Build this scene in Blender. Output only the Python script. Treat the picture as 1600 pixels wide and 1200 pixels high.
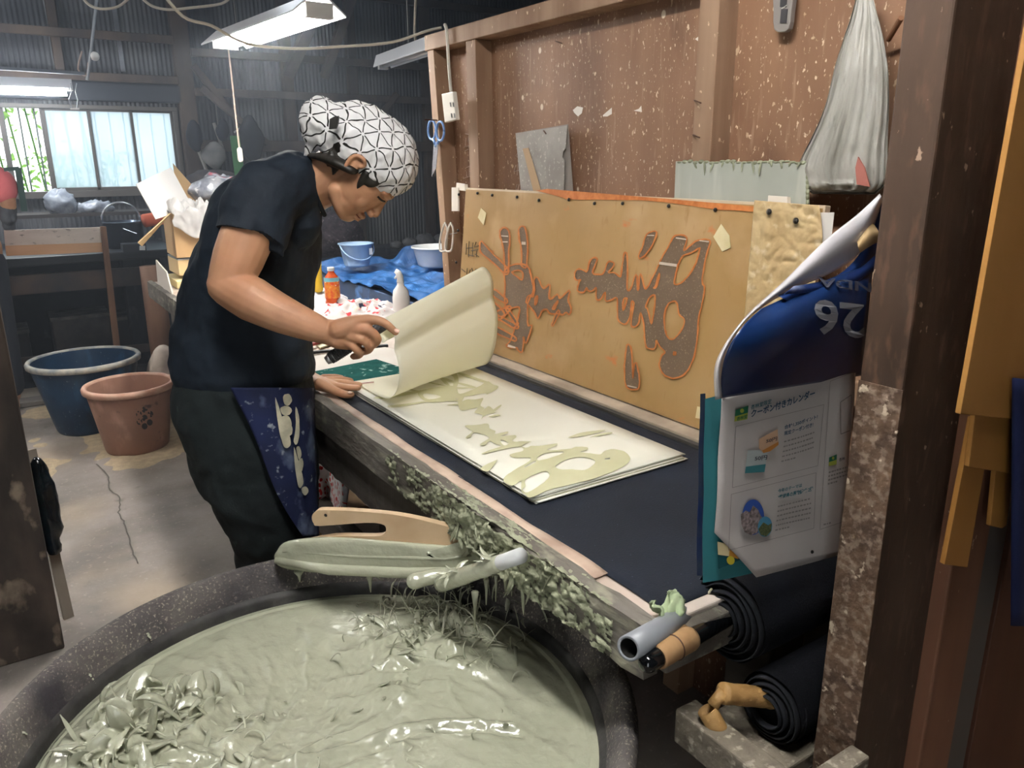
import bpy, bmesh, math, random
from mathutils import Vector, Matrix, noise, geometry
random.seed(7)
for o in list(bpy.data.objects): bpy.data.objects.remove(o)
SC = bpy.context.scene; COL = SC.collection
# ---------------------------------------------------------------- camera
FPX = 1220.0; PITCH = math.atan(350/FPX); AZ = math.radians(33.2); ROLL = math.radians(-0.4)
CAM = Vector((0, 0, 1.4))
F0 = Vector((math.sin(AZ), math.cos(AZ), 0)); RT = Vector((math.cos(AZ), -math.sin(AZ), 0))
FW = F0*math.cos(PITCH) + Vector((0, 0, -math.sin(PITCH))); UP = RT.cross(FW)
cr, sr = math.cos(ROLL), math.sin(ROLL)
CX = RT*cr + UP*sr; CY = -sr*RT + cr*UP
cd = bpy.data.cameras.new('camera'); cam = bpy.data.objects.new('camera', cd); COL.objects.link(cam)
cam.matrix_world = Matrix((CX, CY, -FW)).transposed().to_4x4(); cam.location = CAM
cd.sensor_width = 36; cd.lens = FPX/1600*36; cd.clip_start = .02; cd.clip_end = 100
SC.camera = cam
# ---------------------------------------------------------------- world, exposure
SC.view_settings.view_transform = 'Standard'; SC.view_settings.look = 'None'
SC.view_settings.gamma = 1; SC.view_settings.use_curve_mapping = False
SC.view_settings.exposure = 1.75
w = bpy.data.worlds.new('world'); SC.world = w; w.use_nodes = True
w.node_tree.nodes['Background'].inputs[0].default_value = (.92, .97, 1.0, 1)
w.node_tree.nodes['Background'].inputs[1].default_value = 1.1
TUBE_MAIN, TUBE_BACK, TUBE_NEAR = 34.0, 30.0, 36.0     # emission of the fluorescent tubes
# ---------------------------------------------------------------- measuring: points of the place found from two known planes
def ray(px, py): return FW + CX*((px-800)/FPX) + CY*(-(py-600)/FPX)
def onx(px, py, x): r = ray(px, py); return CAM + r*(x/r.x)
def ony(px, py, y): r = ray(px, py); return CAM + r*(y/r.y)
def onz(px, py, z): r = ray(px, py); return CAM + r*((z-CAM.z)/r.z)
def ond(px, py, D): r = ray(px, py); return CAM + r*(D/r.dot(F0))
def onp(px, py, P, n): r = ray(px, py); return CAM + r*((P-CAM).dot(n)/r.dot(n))
V = Vector
# ---------------------------------------------------------------- materials
def rgb(h):
    if isinstance(h, (tuple, list)): return (*h[:3], 1)
    c = [int(h[i:i+2], 16)/255 for i in (0, 2, 4)]
    return (*[x/12.92 if x <= .04045 else ((x+.055)/1.055)**2.4 for x in c], 1)
MATS = {}
def M(name, c1, c2=None, sc=5, rough=.7, bump=0, bsc=40, st=(1, 1, 1), metal=0, layers=(), spec=.4, coat=0, trans=0, alpha=1, emit=0, wave=None, lo=.35, hi=.65, sss=0, bdist=.004, translu=0):
    if name in MATS: return MATS[name]
    m = bpy.data.materials.new(name); m.use_nodes = True; nt = m.node_tree; N = nt.nodes; L = nt.links
    b = N['Principled BSDF']; out = N['Material Output']
    tc = N.new('ShaderNodeTexCoord')
    def coord(s):
        mp = N.new('ShaderNodeMapping'); mp.inputs['Scale'].default_value = s; L.new(tc.outputs['Object'], mp.inputs[0]); return mp.outputs[0]
    def ntex(scale, s, kind='noise', det=5):
        if kind == 'noise':
            t = N.new('ShaderNodeTexNoise'); t.inputs['Scale'].default_value = scale; t.inputs['Detail'].default_value = det; o = t.outputs[0]
        elif kind == 'voronoi':
            t = N.new('ShaderNodeTexVoronoi'); t.inputs['Scale'].default_value = scale; o = t.outputs[0]
        else:
            t = N.new('ShaderNodeTexWave'); t.inputs['Scale'].default_value = scale; t.inputs['Distortion'].default_value = 3; t.inputs['Detail'].default_value = 3; o = t.outputs[1]
        L.new(coord(s), t.inputs[0]); return o
    def rng(o, a, z):
        r = N.new('ShaderNodeMapRange'); r.inputs[1].default_value = a; r.inputs[2].default_value = z; r.clamp = True
        L.new(o, r.inputs[0]); return r.outputs[0]
    def mix(f, a, c):
        x = N.new('ShaderNodeMix'); x.data_type = 'RGBA'; L.new(f, x.inputs[0])
        if isinstance(a, tuple): x.inputs[6].default_value = a
        else: L.new(a, x.inputs[6])
        x.inputs[7].default_value = c; return x.outputs[2]
    cur = rgb(c1)
    if c2: cur = mix(rng(ntex(sc, st), lo, hi), cur, rgb(c2))
    for (c, kind, scale, a, z, s) in layers: cur = mix(rng(ntex(scale, s, kind), a, z), cur, rgb(c))
    if isinstance(cur, tuple): b.inputs['Base Color'].default_value = cur
    else: L.new(cur, b.inputs['Base Color'])
    b.inputs['Roughness'].default_value = rough; b.inputs['Metallic'].default_value = metal
    b.inputs['Specular IOR Level'].default_value = spec; b.inputs['Coat Weight'].default_value = coat; b.inputs['Coat Roughness'].default_value = .08
    b.inputs['Alpha'].default_value = alpha; b.inputs['Transmission Weight'].default_value = trans
    if sss: b.inputs['Subsurface Weight'].default_value = sss; b.inputs['Subsurface Radius'].default_value = (.012, .005, .003); b.inputs['Subsurface Scale'].default_value = 1
    if emit:
        b.inputs['Emission Strength'].default_value = emit
        if isinstance(cur, tuple): b.inputs['Emission Color'].default_value = cur
        else: L.new(cur, b.inputs['Emission Color'])
    if bump:
        bp = N.new('ShaderNodeBump'); bp.inputs['Strength'].default_value = bump; bp.inputs['Distance'].default_value = bdist
        L.new(ntex(bsc, st, 'noise', 6), bp.inputs['Height']); L.new(bp.outputs[0], b.inputs['Normal'])
    if translu:
        t = N.new('ShaderNodeBsdfTranslucent'); mx = N.new('ShaderNodeMixShader'); mx.inputs[0].default_value = translu
        if isinstance(cur, tuple): t.inputs[0].default_value = cur
        else: L.new(cur, t.inputs[0])
        L.new(b.outputs[0], mx.inputs[1]); L.new(t.outputs[0], mx.inputs[2]); L.new(mx.outputs[0], out.inputs[0])
    MATS[name] = m; return m
# ---------------------------------------------------------------- objects
def tag(o, label=None, cat=None, group=None, kind=None):
    if label: o['label'] = label
    if cat: o['category'] = cat
    if group: o['group'] = group
    if kind: o['kind'] = kind
    return o
def thing(name, label, cat, loc=(0, 0, 0), group=None):
    o = bpy.data.objects.new(name, None); COL.objects.link(o); o.location = loc; o.empty_display_size = .05
    return tag(o, label, cat, group)
def link(name, me, mat, parent=None, smooth=False, bev=0, mods=()):
    if smooth: me.polygons.foreach_set('use_smooth', [True]*len(me.polygons))
    for m_ in (mat if isinstance(mat, (list, tuple)) else [mat]): me.materials.append(m_)
    o = bpy.data.objects.new(name, me); COL.objects.link(o)
    if parent:
        o.parent = parent
        l = V(parent.location)
        o.matrix_parent_inverse = Matrix.Translation(-l)
    if bev:
        b = o.modifiers.new('bevel', 'BEVEL'); b.width = bev; b.segments = 2; b.limit_method = 'ANGLE'
    for t, kw in mods:
        x = o.modifiers.new(t.lower(), t)
        for k, v in kw.items(): setattr(x, k, v)
    return o
class MB:
    def __init__(s): s.v = []; s.f = []; s.mi = []
    def add(s, vs, fs, mi=0):
        n = len(s.v); s.v += [tuple(v) for v in vs]; s.f += [tuple(n+i for i in f) for f in fs]; s.mi += [mi]*len(fs); return s
    def box(s, a, b, mi=0):
        x0, y0, z0 = [min(a[i], b[i]) for i in range(3)]; x1, y1, z1 = [max(a[i], b[i]) for i in range(3)]
        return s.add([(x0,y0,z0),(x1,y0,z0),(x1,y1,z0),(x0,y1,z0),(x0,y0,z1),(x1,y0,z1),(x1,y1,z1),(x0,y1,z1)],
                     [(0,3,2,1),(4,5,6,7),(0,1,5,4),(1,2,6,5),(2,3,7,6),(3,0,4,7)], mi)
    def bar(s, p, q, w, h, up=(0, 0, 1), mi=0):
        p, q = V(p), V(q); d = (q-p).normalized(); u = V(up); a = d.cross(u)
        if a.length < 1e-4: a = d.cross(V((1, 0, 0)))
        a.normalize(); u = a.cross(d); vs = []
        for c in (p, q):
            for sx, sy in ((-1,-1),(1,-1),(1,1),(-1,1)): vs.append(c + a*sx*w/2 + u*sy*h/2)
        return s.add(vs, [(0,1,2,3),(7,6,5,4),(0,4,5,1),(1,5,6,2),(2,6,7,3),(3,7,4,0)], mi)
    def tube(s, pts, r, n=10, cap=True, flat=1.0, mi=0, up=None):
        pts = [V(p) for p in pts]; rs = r if isinstance(r, (list, tuple)) else [r]*len(pts); vs = []; fs = []
        ref = V(up) if up else None
        for i, p in enumerate(pts):
            d = (pts[min(i+1, len(pts)-1)] - pts[max(i-1, 0)]).normalized()
            if ref is None:
                ref = V((0, 0, 1)) if abs(d.z) < .9 else V((1, 0, 0))
            a = d.cross(ref)
            if a.length < 1e-5: a = d.cross(V((.3, .8, .2)))
            a.normalize(); b = a.cross(d)
            if up is None: ref = b
            rr = rs[i]
            for k in range(n):
                t = 2*math.pi*k/n; vs.append(p + a*math.cos(t)*rr + b*math.sin(t)*rr*flat)
        for i in range(len(pts)-1):
            for k in range(n):
                k2 = (k+1) % n; fs.append((i*n+k, i*n+k2, (i+1)*n+k2, (i+1)*n+k))
        if cap: fs.append(tuple(range(n-1, -1, -1))); fs.append(tuple((len(pts)-1)*n+k for k in range(n)))
        return s.add(vs, fs, mi)
    def lathe(s, c, prof, n=48, mi=0, axis=None, sx=1, sy=1, caps=(1, 1)):
        c = V(c); vs = []; fs = []
        ax = V(axis).normalized() if axis else V((0, 0, 1))
        a = ax.cross(V((0, 1, 0)) if abs(ax.y) < .9 else V((1, 0, 0))).normalized(); b = ax.cross(a)
        for r, z in prof:
            for k in range(n):
                t = 2*math.pi*k/n; vs.append(c + a*math.cos(t)*r*sx + b*math.sin(t)*r*sy + ax*z)
        m = len(prof)
        for i in range(m-1):
            for k in range(n): k2 = (k+1) % n; fs.append((i*n+k, i*n+k2, (i+1)*n+k2, (i+1)*n+k))
        if prof[0][0] > 1e-6 and caps[0]: fs.append(tuple(range(n-1, -1, -1)))
        if prof[-1][0] > 1e-6 and caps[1]: fs.append(tuple((m-1)*n+k for k in range(n)))
        return s.add(vs, fs, mi)
    def ell(s, c, r, n=16, m=12, ax=None, mi=0):
        c = V(c); A = ax or (V((1,0,0)), V((0,1,0)), V((0,0,1))); vs = []; fs = []
        for i in range(m+1):
            ph = math.pi*(i+.0)/m
            ph = min(max(ph, .02), math.pi-.02)
            for k in range(n):
                t = 2*math.pi*k/n
                vs.append(c + A[0]*r[0]*math.sin(ph)*math.cos(t) + A[1]*r[1]*math.sin(ph)*math.sin(t) + A[2]*r[2]*math.cos(ph))
        for i in range(m):
            for k in range(n): k2 = (k+1) % n; fs.append((i*n+k, (i+1)*n+k, (i+1)*n+k2, i*n+k2))
        fs.append(tuple(range(n))); fs.append(tuple(m*n+k for k in range(n-1, -1, -1)))
        return s.add(vs, fs, mi)
    def chain(s, pts, rs, n=14, flat=1.0, up=None, sub=3):
        """rounded tapered limb through points"""
        P = [V(p) for p in pts]; R = list(rs); Q = []; W = []
        for i in range(len(P)-1):
            p0 = P[max(i-1, 0)]; p1 = P[i]; p2 = P[i+1]; p3 = P[min(i+2, len(P)-1)]
            for k in range(sub):
                t = k/sub
                Q.append(.5*((2*p1)+(p2-p0)*t+(2*p0-5*p1+4*p2-p3)*t*t+(3*p1-p0-3*p2+p3)*t**3)); W.append(R[i]*(1-t)+R[i+1]*t)
        Q.append(P[-1]); W.append(R[-1])
        d0 = (Q[0]-Q[1]).normalized(); d1 = (Q[-1]-Q[-2]).normalized()
        A = [(Q[0]+d0*W[0]*k, W[0]*math.sqrt(1-k*k)) for k in (.98, .8, .45)]
        B = [(Q[-1]+d1*W[-1]*k, W[-1]*math.sqrt(1-k*k)) for k in (.45, .8, .98)]
        QQ = [a for a, _ in A]+Q+[b for b, _ in B]; WW = [a for _, a in A]+W+[b for _, b in B]
        return s.tube(QQ, WW, n, True, flat, 0, up)
    def prism(s, poly, nrm, th, mi=0):
        nrm = V(nrm).normalized(); n = len(poly); P = [V(p) for p in poly]; vs = P + [p+nrm*th for p in P]
        tr = geometry.tessellate_polygon([P]); fs = [tuple(t) for t in tr] + [tuple(n+i for i in reversed(t)) for t in tr]
        fs += [(i, (i+1) % n, n+(i+1) % n, n+i) for i in range(n)]
        return s.add(vs, fs, mi)
    def grid(s, fn, nu, nv, mi=0):
        vs = [fn(i/nu, j/nv) for j in range(nv+1) for i in range(nu+1)]
        fs = [(j*(nu+1)+i, j*(nu+1)+i+1, (j+1)*(nu+1)+i+1, (j+1)*(nu+1)+i) for j in range(nv) for i in range(nu)]
        return s.add(vs, fs, mi)
    def me(s, name):
        m = bpy.data.meshes.new(name); m.from_pydata(s.v, [], s.f); m.validate()
        if any(s.mi): m.polygons.foreach_set('material_index', s.mi[:len(m.polygons)])
        bm = bmesh.new(); bm.from_mesh(m); bmesh.ops.recalc_face_normals(bm, faces=bm.faces); bm.to_mesh(m); bm.free()
        return m
    def build(s, name, mat, parent=None, smooth=False, bev=0, mods=()): return link(name, s.me(name), mat, parent, smooth, bev, mods)
def struct(name, mb, mat, **k): return tag(mb.build(name, mat, **k), kind='structure')
def nz(x, y=0, z=0): return noise.noise(V((x, y, z)))
def crom(poly, sub=4, jit=0, closed=True):
    n = len(poly); out = []
    for i in range(n if closed else n-1):
        g = (lambda j: V(poly[j % n])) if closed else (lambda j: V(poly[min(max(j, 0), n-1)]))
        p0, p1, p2, p3 = g(i-1), g(i), g(i+1), g(i+2)
        for k in range(sub):
            t = k/sub; q = .5*((2*p1)+(p2-p0)*t+(2*p0-5*p1+4*p2-p3)*t*t+(3*p1-p0-3*p2+p3)*t**3)
            if jit: q = q + V([random.uniform(-jit, jit) for _ in q])
            out.append(q)
    if not closed: out.append(V(poly[-1]))
    return out
def offs(poly, d, jit=0):
    n = len(poly); A = sum(poly[i][0]*poly[(i+1) % n][1]-poly[(i+1) % n][0]*poly[i][1] for i in range(n)); sg = 1 if A > 0 else -1; out = []
    for i in range(n):
        e = V(poly[(i+1) % n])-V(poly[i-1])
        if e.length < 1e-9: e = V((1, 0))
        e.normalize(); q = V(poly[i]) + V((e.y, -e.x))*sg*(d+random.uniform(-jit, jit)); out.append(q)
    return out
def shapes(MBx, polys, plane, sub=4, jit=.6, grow=0, mi=0, nudge=(0, 0, 0)):
    """polys: list of (outer, [holes]) in photo pixels laid on a real plane through plane(x, y)"""
    for qi, (outer, holes) in enumerate(polys):
        nv = V(nudge)*qi; o = crom(outer, sub, jit)
        hs = [crom(h, sub, jit) for h in holes]
        if grow:
            for ri, ring_ in enumerate([o]+hs):
                sg = 1 if ri == 0 else -1
                A_1, B_1 = offs(ring_, sg*grow, grow*.35), offs(ring_, -sg*.5); n = len(ring_)
                MBx.add([plane(p[0], p[1])+nv for p in A_1+B_1], [(i, (i+1) % n, n+(i+1) % n, n+i) for i in range(n)], mi)
            continue
        rings = [[V((p[0], p[1], 0)) for p in r] for r in [o]+hs]
        tr = geometry.tessellate_polygon(rings); flat = [p for r in rings for p in r]
        MBx.add([plane(p[0], p[1])+nv for p in flat], [tuple(t) for t in tr], mi)
def sc_(poly, ox, oy, k): return [(ox+x*k, oy+y*k) for x, y in poly]
def text_geo(body, size, bold=0.0, rot=0):
    cu = bpy.data.curves.new('t', 'FONT'); cu.body = body; cu.size = size; cu.offset = bold; cu.resolution_u = 3
    ob = bpy.data.objects.new('t', cu); COL.objects.link(ob); dg = bpy.context.evaluated_depsgraph_get(); dg.update()
    me = bpy.data.meshes.new_from_object(ob.evaluated_get(dg)); vs = [v.co.copy() for v in me.vertices]; fs = [tuple(p.vertices) for p in me.polygons]
    bpy.data.objects.remove(ob); bpy.data.meshes.remove(me); bpy.data.curves.remove(cu); return vs, fs
def copy_tree(o, parent=None):
    c = o.copy(); COL.objects.link(c)
    if parent: c.parent = parent
    for ch in list(o.children): copy_tree(ch, c)
    return c
REM = lambda vx, it=4, f=.6: (('REMESH', dict(mode='VOXEL', voxel_size=vx, use_smooth_shade=True)), ('SMOOTH', dict(factor=f, iterations=it)))
# ================================================================ materials of the building
grime = lambda a=.55, b=.75: ('1b1815', 'noise', 3, a, b, (1, 1, 1))
m_corr = M('corrugated_sheet', '3a3c42', '6a6a6c', sc=2.2, rough=.6, st=(1, 1, .15), layers=[('2a2c33', 'noise', 9, .5, .8, (1, 1, .1)), ('8a8784', 'noise', 30, .66, .8, (1, 1, .03))], metal=.2)
m_darkwood = M('dark_timber', '3a3230', '57493f', sc=6, st=(1, 1, .3), rough=.8, bump=.4, bsc=30)
m_floor = M('concrete_floor', '958c85', '746d67', sc=2.6, rough=.7, bump=.6, bsc=22, lo=.38, hi=.62, bdist=.006, spec=.3,
            layers=[('a59684', 'noise', 1.1, .5, .64, (1, 1, 1)), ('a89d90', 'noise', 60, .6, .8, (1, 1, 1)), ('5c5753', 'noise', 9, .64, .8, (1, 1, 1))])
m_ply = M('plywood_splattered', '997459', '7a5a45', sc=7, st=(1, 1, .15), rough=.6, bump=.3, bsc=60, lo=.3, hi=.7,
          layers=[('a3826a', 'noise', 60, .60, .72, (1, 1, .12)), ('4a2f25', 'noise', 4, .55, .8, (1, 1, .5)), ('c4aa8c', 'noise', 48, .67, .70, (1, 1, .7)), ('dcc6ab', 'noise', 95, .65, .68, (1, 1, .6)), ('bf9f82', 'noise', 150, .64, .68, (1, 1, .5)), ('e4d2bb', 'voronoi', 9, .075, .055, (1, 1, .8))])
m_stud = M('partition_timber', 'a0836a', '856750', sc=14, st=(1, 1, .1), rough=.7, bump=.3, bsc=40, layers=[('d6bb9b', 'noise', 70, .67, .7, (1, 1, .6))])
m_post = M('rough_dark_post', '4f3c2f', '382a20', sc=12, st=(1, 1, .2), rough=.6, bump=.4, bsc=50, layers=[('5b4436', 'noise', 70, .55, .7, (1, 1, .3)), ('a08874', 'noise', 60, .69, .72, (1, 1, .8))])
m_rough = M('plaster_spattered_post', '6e5744', '4d3b2f', sc=30, rough=.85, bump=1, bsc=70, bdist=.004, layers=[('857262', 'noise', 90, .5, .62, (1, 1, 1)), ('b9a791', 'noise', 60, .64, .68, (1, 1, 1))])
m_leftpost = M('weathered_post', '4b4038', '2f2925', sc=9, st=(1, 1, .4), rough=.8, bump=.6, bsc=35, layers=[('837464', 'noise', 11, .6, .68, (1, 1, .6)), ('1a1714', 'noise', 5, .55, .8, (1, 1, 1))])
m_cementwall = M('cement_wall', '3f4044', '2c2d31', sc=3, rough=.9, bump=.3, layers=[('6a6865', 'voronoi', 9, .12, .05, (1, 1, 1))])
# ================================================================ floor, walls, ceiling
struct('floor', MB().grid(lambda u, v: V((-3.5+8.5*u, -1.5+10*v, .004*nz(u*20, v*20))), 60, 70), m_floor, smooth=True)
WY = 7.2
b = MB(); nx = 1100; x0, x1 = -3.5, 5
def corr(u, v, z0, z1): return V((x0+(x1-x0)*u, WY+.007*math.sin((x0+(x1-x0)*u)*2*math.pi/.034), z0+(z1-z0)*v))
# the sheet wall, with the opening of the window left free (x .17..1.42, z 1.19..1.83)
for (a0, a1, z0, z1) in ((-3.5, -.85, 0, 3.4), (-.85, 1.42, 0, 1.19), (-.85, 1.42, 1.83, 3.4), (1.42, 5, 0, 3.4)):
    n = int((a1-a0)/.0068)
    b.grid(lambda u, v, a0=a0, a1=a1, z0=z0, z1=z1: V((a0+(a1-a0)*u, WY+.006*math.sin((a0+(a1-a0)*u)*2*math.pi/.034), z0+(z1-z0)*v)), n, 1)
struct('wall_back', b, m_corr, smooth=True)
struct('wall_left', MB().box((-3.52, -1.5, 0), (-3.4, 8.5, 3.4)), m_cementwall)
struct('wall_right', MB().box((4.9, -1.5, 0), (5, 8.5, 3.4)), m_cementwall)
struct('ceiling', MB().box((-3.5, -1.5, 3.3), (5, 7.5, 3.4)), M('ceiling_boards', '4a4f58', '3b3f47', sc=3, rough=.9))
# posts and rails of the back wall
def tim(n_, p, q, w=.06, h=.06, m=None): return struct('trim_%d' % n_, MB().bar(p, q, w, h, (0, 1, 0)), m or m_darkwood, bev=.004)
yb = WY-.06; k = 1
for xx, w in ((1.50, .13), (.62, .06), (-.35, .06), (2.35, .09), (2.95, .08), (3.7, .08), (-1.3, .08)):
    z0 = 1.86 if -.85 < xx < 1.4 else 0
    tim(k, (xx, yb-.02, z0), (xx, yb-.02, 3.3), w, .08); k += 1
for z, xa, xb in ((2.33, -3.4, 1.44), (2.80, -3.4, 4.9), (2.03, -3.4, 1.44), (2.25, 1.56, 4.9), (1.95, 1.56, 4.9), (1.53, 1.56, 4.9)):
    tim(k, (xa, yb-.08, z), (xb, yb-.08, z), .09 if z == 1.53 else .06, .05); k += 1
tim(k, (1.56, yb-.1, 2.15), (1.9, yb-.1, 1.70), .05, .05); k += 1
tim(k, (2.1, yb-.12, 1.55), (1.6, yb-.12, 1.98), .05, .05); k += 1
tim(k, (2.3, yb-.2, 2.1), (2.75, yb-.9, 3.25), .09, .09); k += 1
tim(k, (2.62, yb-.2, 2.1), (2.9, yb-.9, 3.25), .07, .07); k += 1
tim(k, (2.95, yb-.1, 1.55), (3.35, yb-.1, 2.0), .05, .05); k += 1
struct('trim_%d' % k, MB().box((-.9, WY-.12, 1.86), (1.46, WY-.04, 2.0)), M('roller_box', '2c3038', rough=.5), bev=.01); k += 1
struct('trim_%d' % k, MB().box((1.55, WY-.62, 0), (4.9, WY-.05, .62)), m_cementwall, bev=.01); k += 1
# window: frame, four sashes, frosted panes and one open pane, bars and shrubs outside
wm = M('window_aluminium', '55504c', rough=.5)
fro = M('frosted_pane', 'd2e4ee', rough=.35, translu=.5, alpha=.45, c2='c9dce4', sc=2.5)
wz0, wz1 = 1.19, 1.83; xs = [-.82, -.26, .28, .84, 1.39]
xs = [-.40, .19-.0, .56, .98, 1.39]
b = MB(); b.box((-.85, WY-.08, wz1-.03), (1.42, WY+.05, wz1+.0)); b.box((-.85, WY-.08, wz0-.05), (1.42, WY+.05, wz0+.0)); b.box((-.85, WY-.07, wz0), (-.80, WY+.05, wz1)); b.box((1.385, WY-.07, wz0), (1.42, WY+.05, wz1))
wf = struct('window_1', b, wm, bev=.003)
edges = [-.85, -.38, .20, .535, .98, 1.40]
xw = lambda px: ony(px, 235, WY).x
for i, (a, c) in enumerate(((xw(74), xw(150)), (xw(143), xw(213)), (xw(208), 1.39))):
    yy = WY-.02-.02*(i % 2); b = MB()
    for q in ((a, wz0, a+.022, wz1), (c-.022, wz0, c, wz1), (a, wz0, c, wz0+.025), (a, wz1-.045, c, wz1-.02)): b.box((q[0], yy-.012, q[1]), (q[2], yy+.012, q[3]))
    s = tag(b.build('sash', wm, wf, bev=.002)); 
    MB().box((a+.02, yy-.003, wz0+.02), (c-.02, yy+.003, wz1-.04)).build('pane', fro, s)
b = MB()
for q in ((-.80, -.775), (xw(7), xw(7)+.03), (xw(74)-.012, xw(74)+.012)): b.box((q[0], WY-.012, wz0), (q[1], WY+.012, wz1))
b.build('sash', wm, wf)
b = MB(); x = -.82
while x < 1.42: b.box((x-.006, WY+.10, 1.1), (x+.006, WY+.112, 1.95)); x += .103
b.box((-.9, WY+.10, 1.14), (1.46, WY+.112, 1.155)); b.box((-.9, WY+.10, 1.87), (1.46, WY+.112, 1.885))
tag(b.build('window_grille', M('grille_bars', '4d5a52', rough=.5)), 'dark vertical security bars outside the long back window', 'window bars')
leafm = M('shrub_leaf', '8fbf4f', '5f9038', sc=20, rough=.6, translu=.5)
b = MB(); rr = random.Random(3)
for i in range(1500):
    x = rr.uniform(-.9, .62) if i < 1200 else rr.uniform(.5, 1.1); z = rr.uniform(.7, 2.0); y = WY+.25+rr.random()*.8
    if i >= 1200: z = rr.uniform(.9, 1.5)
    elif 1.45 < z < 1.75 and rr.random() < .75: continue
    a = V((rr.uniform(-1, 1), rr.uniform(-.4, .4), rr.uniform(-1, 1))).normalized()*rr.uniform(.02, .045); n_ = a.cross(V((rr.uniform(-.5,.5), 1, rr.uniform(-.5,.5)))).normalized()*a.length*.35; c = V((x, y, z))
    b.add([c-a, c-n_, c+a, c+n_], [(0, 1, 2, 3)])
for i in range(14):
    x = -.9+i*.13; b.tube([(x, WY+.5, 0), (x+.05, WY+.55, 1), (x-.04, WY+.5, 2)], .008, 5)
tag(b.build('garden_shrub', leafm), 'bright green leafy shrub growing outside the open part of the back window', 'shrub')
# ================================================================ plywood partition right of the table
PX = 1.42
b = MB(); b.box((PX, -.2, 0), (PX+.012, 2.42, 1.80)); b.add([(PX, 2.43, 0), (PX, 2.30, 0), (PX, 2.59, 1.8), (PX, 2.30, 1.8), (PX+.012, 2.43, 0), (PX+.012, 2.30, 0), (PX+.012, 2.59, 1.8), (PX+.012, 2.30, 1.8)], [(0,1,3,2),(4,6,7,5),(0,2,6,4)])
struct('wall_partition', b, m_ply)
def stud(n_, ya, yb_, z0=0, z1=1.765, ya0=None):
    d = (ya0 if ya0 is not None else ya)-ya
    b = MB().add([(1.36, ya+d, z0), (PX, ya+d, z0), (PX, yb_+d, z0), (1.36, yb_+d, z0), (1.36, ya, z1), (PX, ya, z1), (PX, yb_, z1), (1.36, yb_, z1)], [(0,3,2,1),(4,5,6,7),(0,1,5,4),(1,2,6,5),(2,3,7,6),(3,0,4,7)])
    return struct('trim_%d' % n_, b, m_stud, bev=.002)
k += 1; stud(k, 2.555, 2.60, ya0=2.40); k += 1; stud(k, 2.275, 2.335, ya0=2.24); k += 1; stud(k, 1.268, 1.325); k += 1
struct('trim_%d' % k, MB().box((1.355, .1, 1.765), (PX+.01, 2.61, 1.815)), m_stud, bev=.003); k += 1
struct('trim_%d' % k, MB().box((1.36, .1, .93), (PX, 2.44, .98)), m_stud, bev=.003); k += 1
# ================================================================ near posts
def at_az(px, py, y): r = ray(px, py); return r.x/r.y*y
xa = at_az(1330, 1195, .46)
struct('trim_%d' % k, MB().box((xa, .46, 0), (at_az(1432, 1195, .46), xa/1.602, 2.6)), m_post, bev=.003); k += 1
struct('trim_%d' % k, MB().box((xa-.0015, .4585, 0), (xa+.0005, xa/1.602, 1.15)), m_rough, bev=0); k += 1
struct('trim_%d' % k, MB().box((at_az(1436, 1195, .44), .44, 0), (at_az(1482, 1195, .44), .50, 2.6)), M('reddish_board', '7d5640', '5f3f2f', sc=10, st=(1, 1, .15), rough=.6, layers=[('b59a84', 'noise', 60, .68, .71, (1, 1, .7))]), bev=.003); k += 1
struct('trim_%d' % k, MB().box((at_az(1484, 1195, .44)+.001, .445, 0), (at_az(1512, 1195, .44), .50, 2.6)), M('grey_batten', '5a554f', rough=.7), bev=.002); k += 1
struct('trim_%d' % k, MB().box((at_az(1513, 1195, .45), .45, 0), (1.50, .50, 2.6)), M('brown_board', '6a4634', '4f3226', sc=8, st=(1, 1, .12), rough=.55), bev=.002); k += 1
struct('trim_%d' % k, MB().box((-.30, 2.44, 0), (-.012, 2.60, 3.3)), m_leftpost, bev=.006); k += 1
# ================================================================ fluorescent lamps
tubem = M('lit_fluorescent_tube', (1, .98, .93), emit=TUBE_MAIN); tubeb = M('lit_back_tube', (.93, .97, 1.0), emit=TUBE_BACK); tuben = M('lit_near_tube', (1, .985, .95), emit=TUBE_NEAR)
hood = M('lamp_hood', 'd9dadd', rough=.35, spec=.5)
def lamp(label, p, q, mat, tubes=1, hw=.09, group=None, lit=True):
    p, q = V(p), V(q); d = (q-p).normalized(); s = d.cross(V((0, 0, 1))).normalized(); t = thing('fluorescent_lamp', label, 'ceiling lamp', (p+q)/2, group); tr_ = .015 if hw > .03 else .027
    b = MB(); A = []
    pr = [(-hw, -.01), (-.03, .045), (.03, .045), (hw, -.01), (hw, -.004), (.032, .052), (-.032, .052), (-hw, -.004)]
    b.add([c + s*x + V((0, 0, z)) for c in (p, q) for x, z in pr], [(i, (i+1) % 8, 8+(i+1) % 8, 8+i) for i in range(8)] + [(0,1,6,7), (1,2,5,6), (2,3,4,5), (8,15,14,9), (9,14,13,10), (10,13,12,11)])
    b.build('hood', hood, t)
    for i in range(tubes):
        o = s*((i-(tubes-1)/2)*.06) - V((0, 0, .0)); MB().tube([p+d*.04+o-V((0, 0, .03 if tr_ > .02 else 0)), q-d*.04+o-V((0, 0, .03 if tr_ > .02 else 0))], tr_, 12).build('tube', mat, t, True)
    for c, e in ((p, 1), (q, -1)): MB().bar(c+d*e*.015+V((0, 0, .03)), c+d*e*.015-V((0, 0, .02)), .03, .05 if tubes == 1 else .1, tuple(s)).build('end_cap', M('white_plastic', 'd8d6d0', rough=.4), t)
    return t
L1 = lamp('bright white hooded lamp hanging above the man\'s head', onz(350, 70, 1.9), onz(500, 18, 1.9), tubem, 2, .10)
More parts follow.
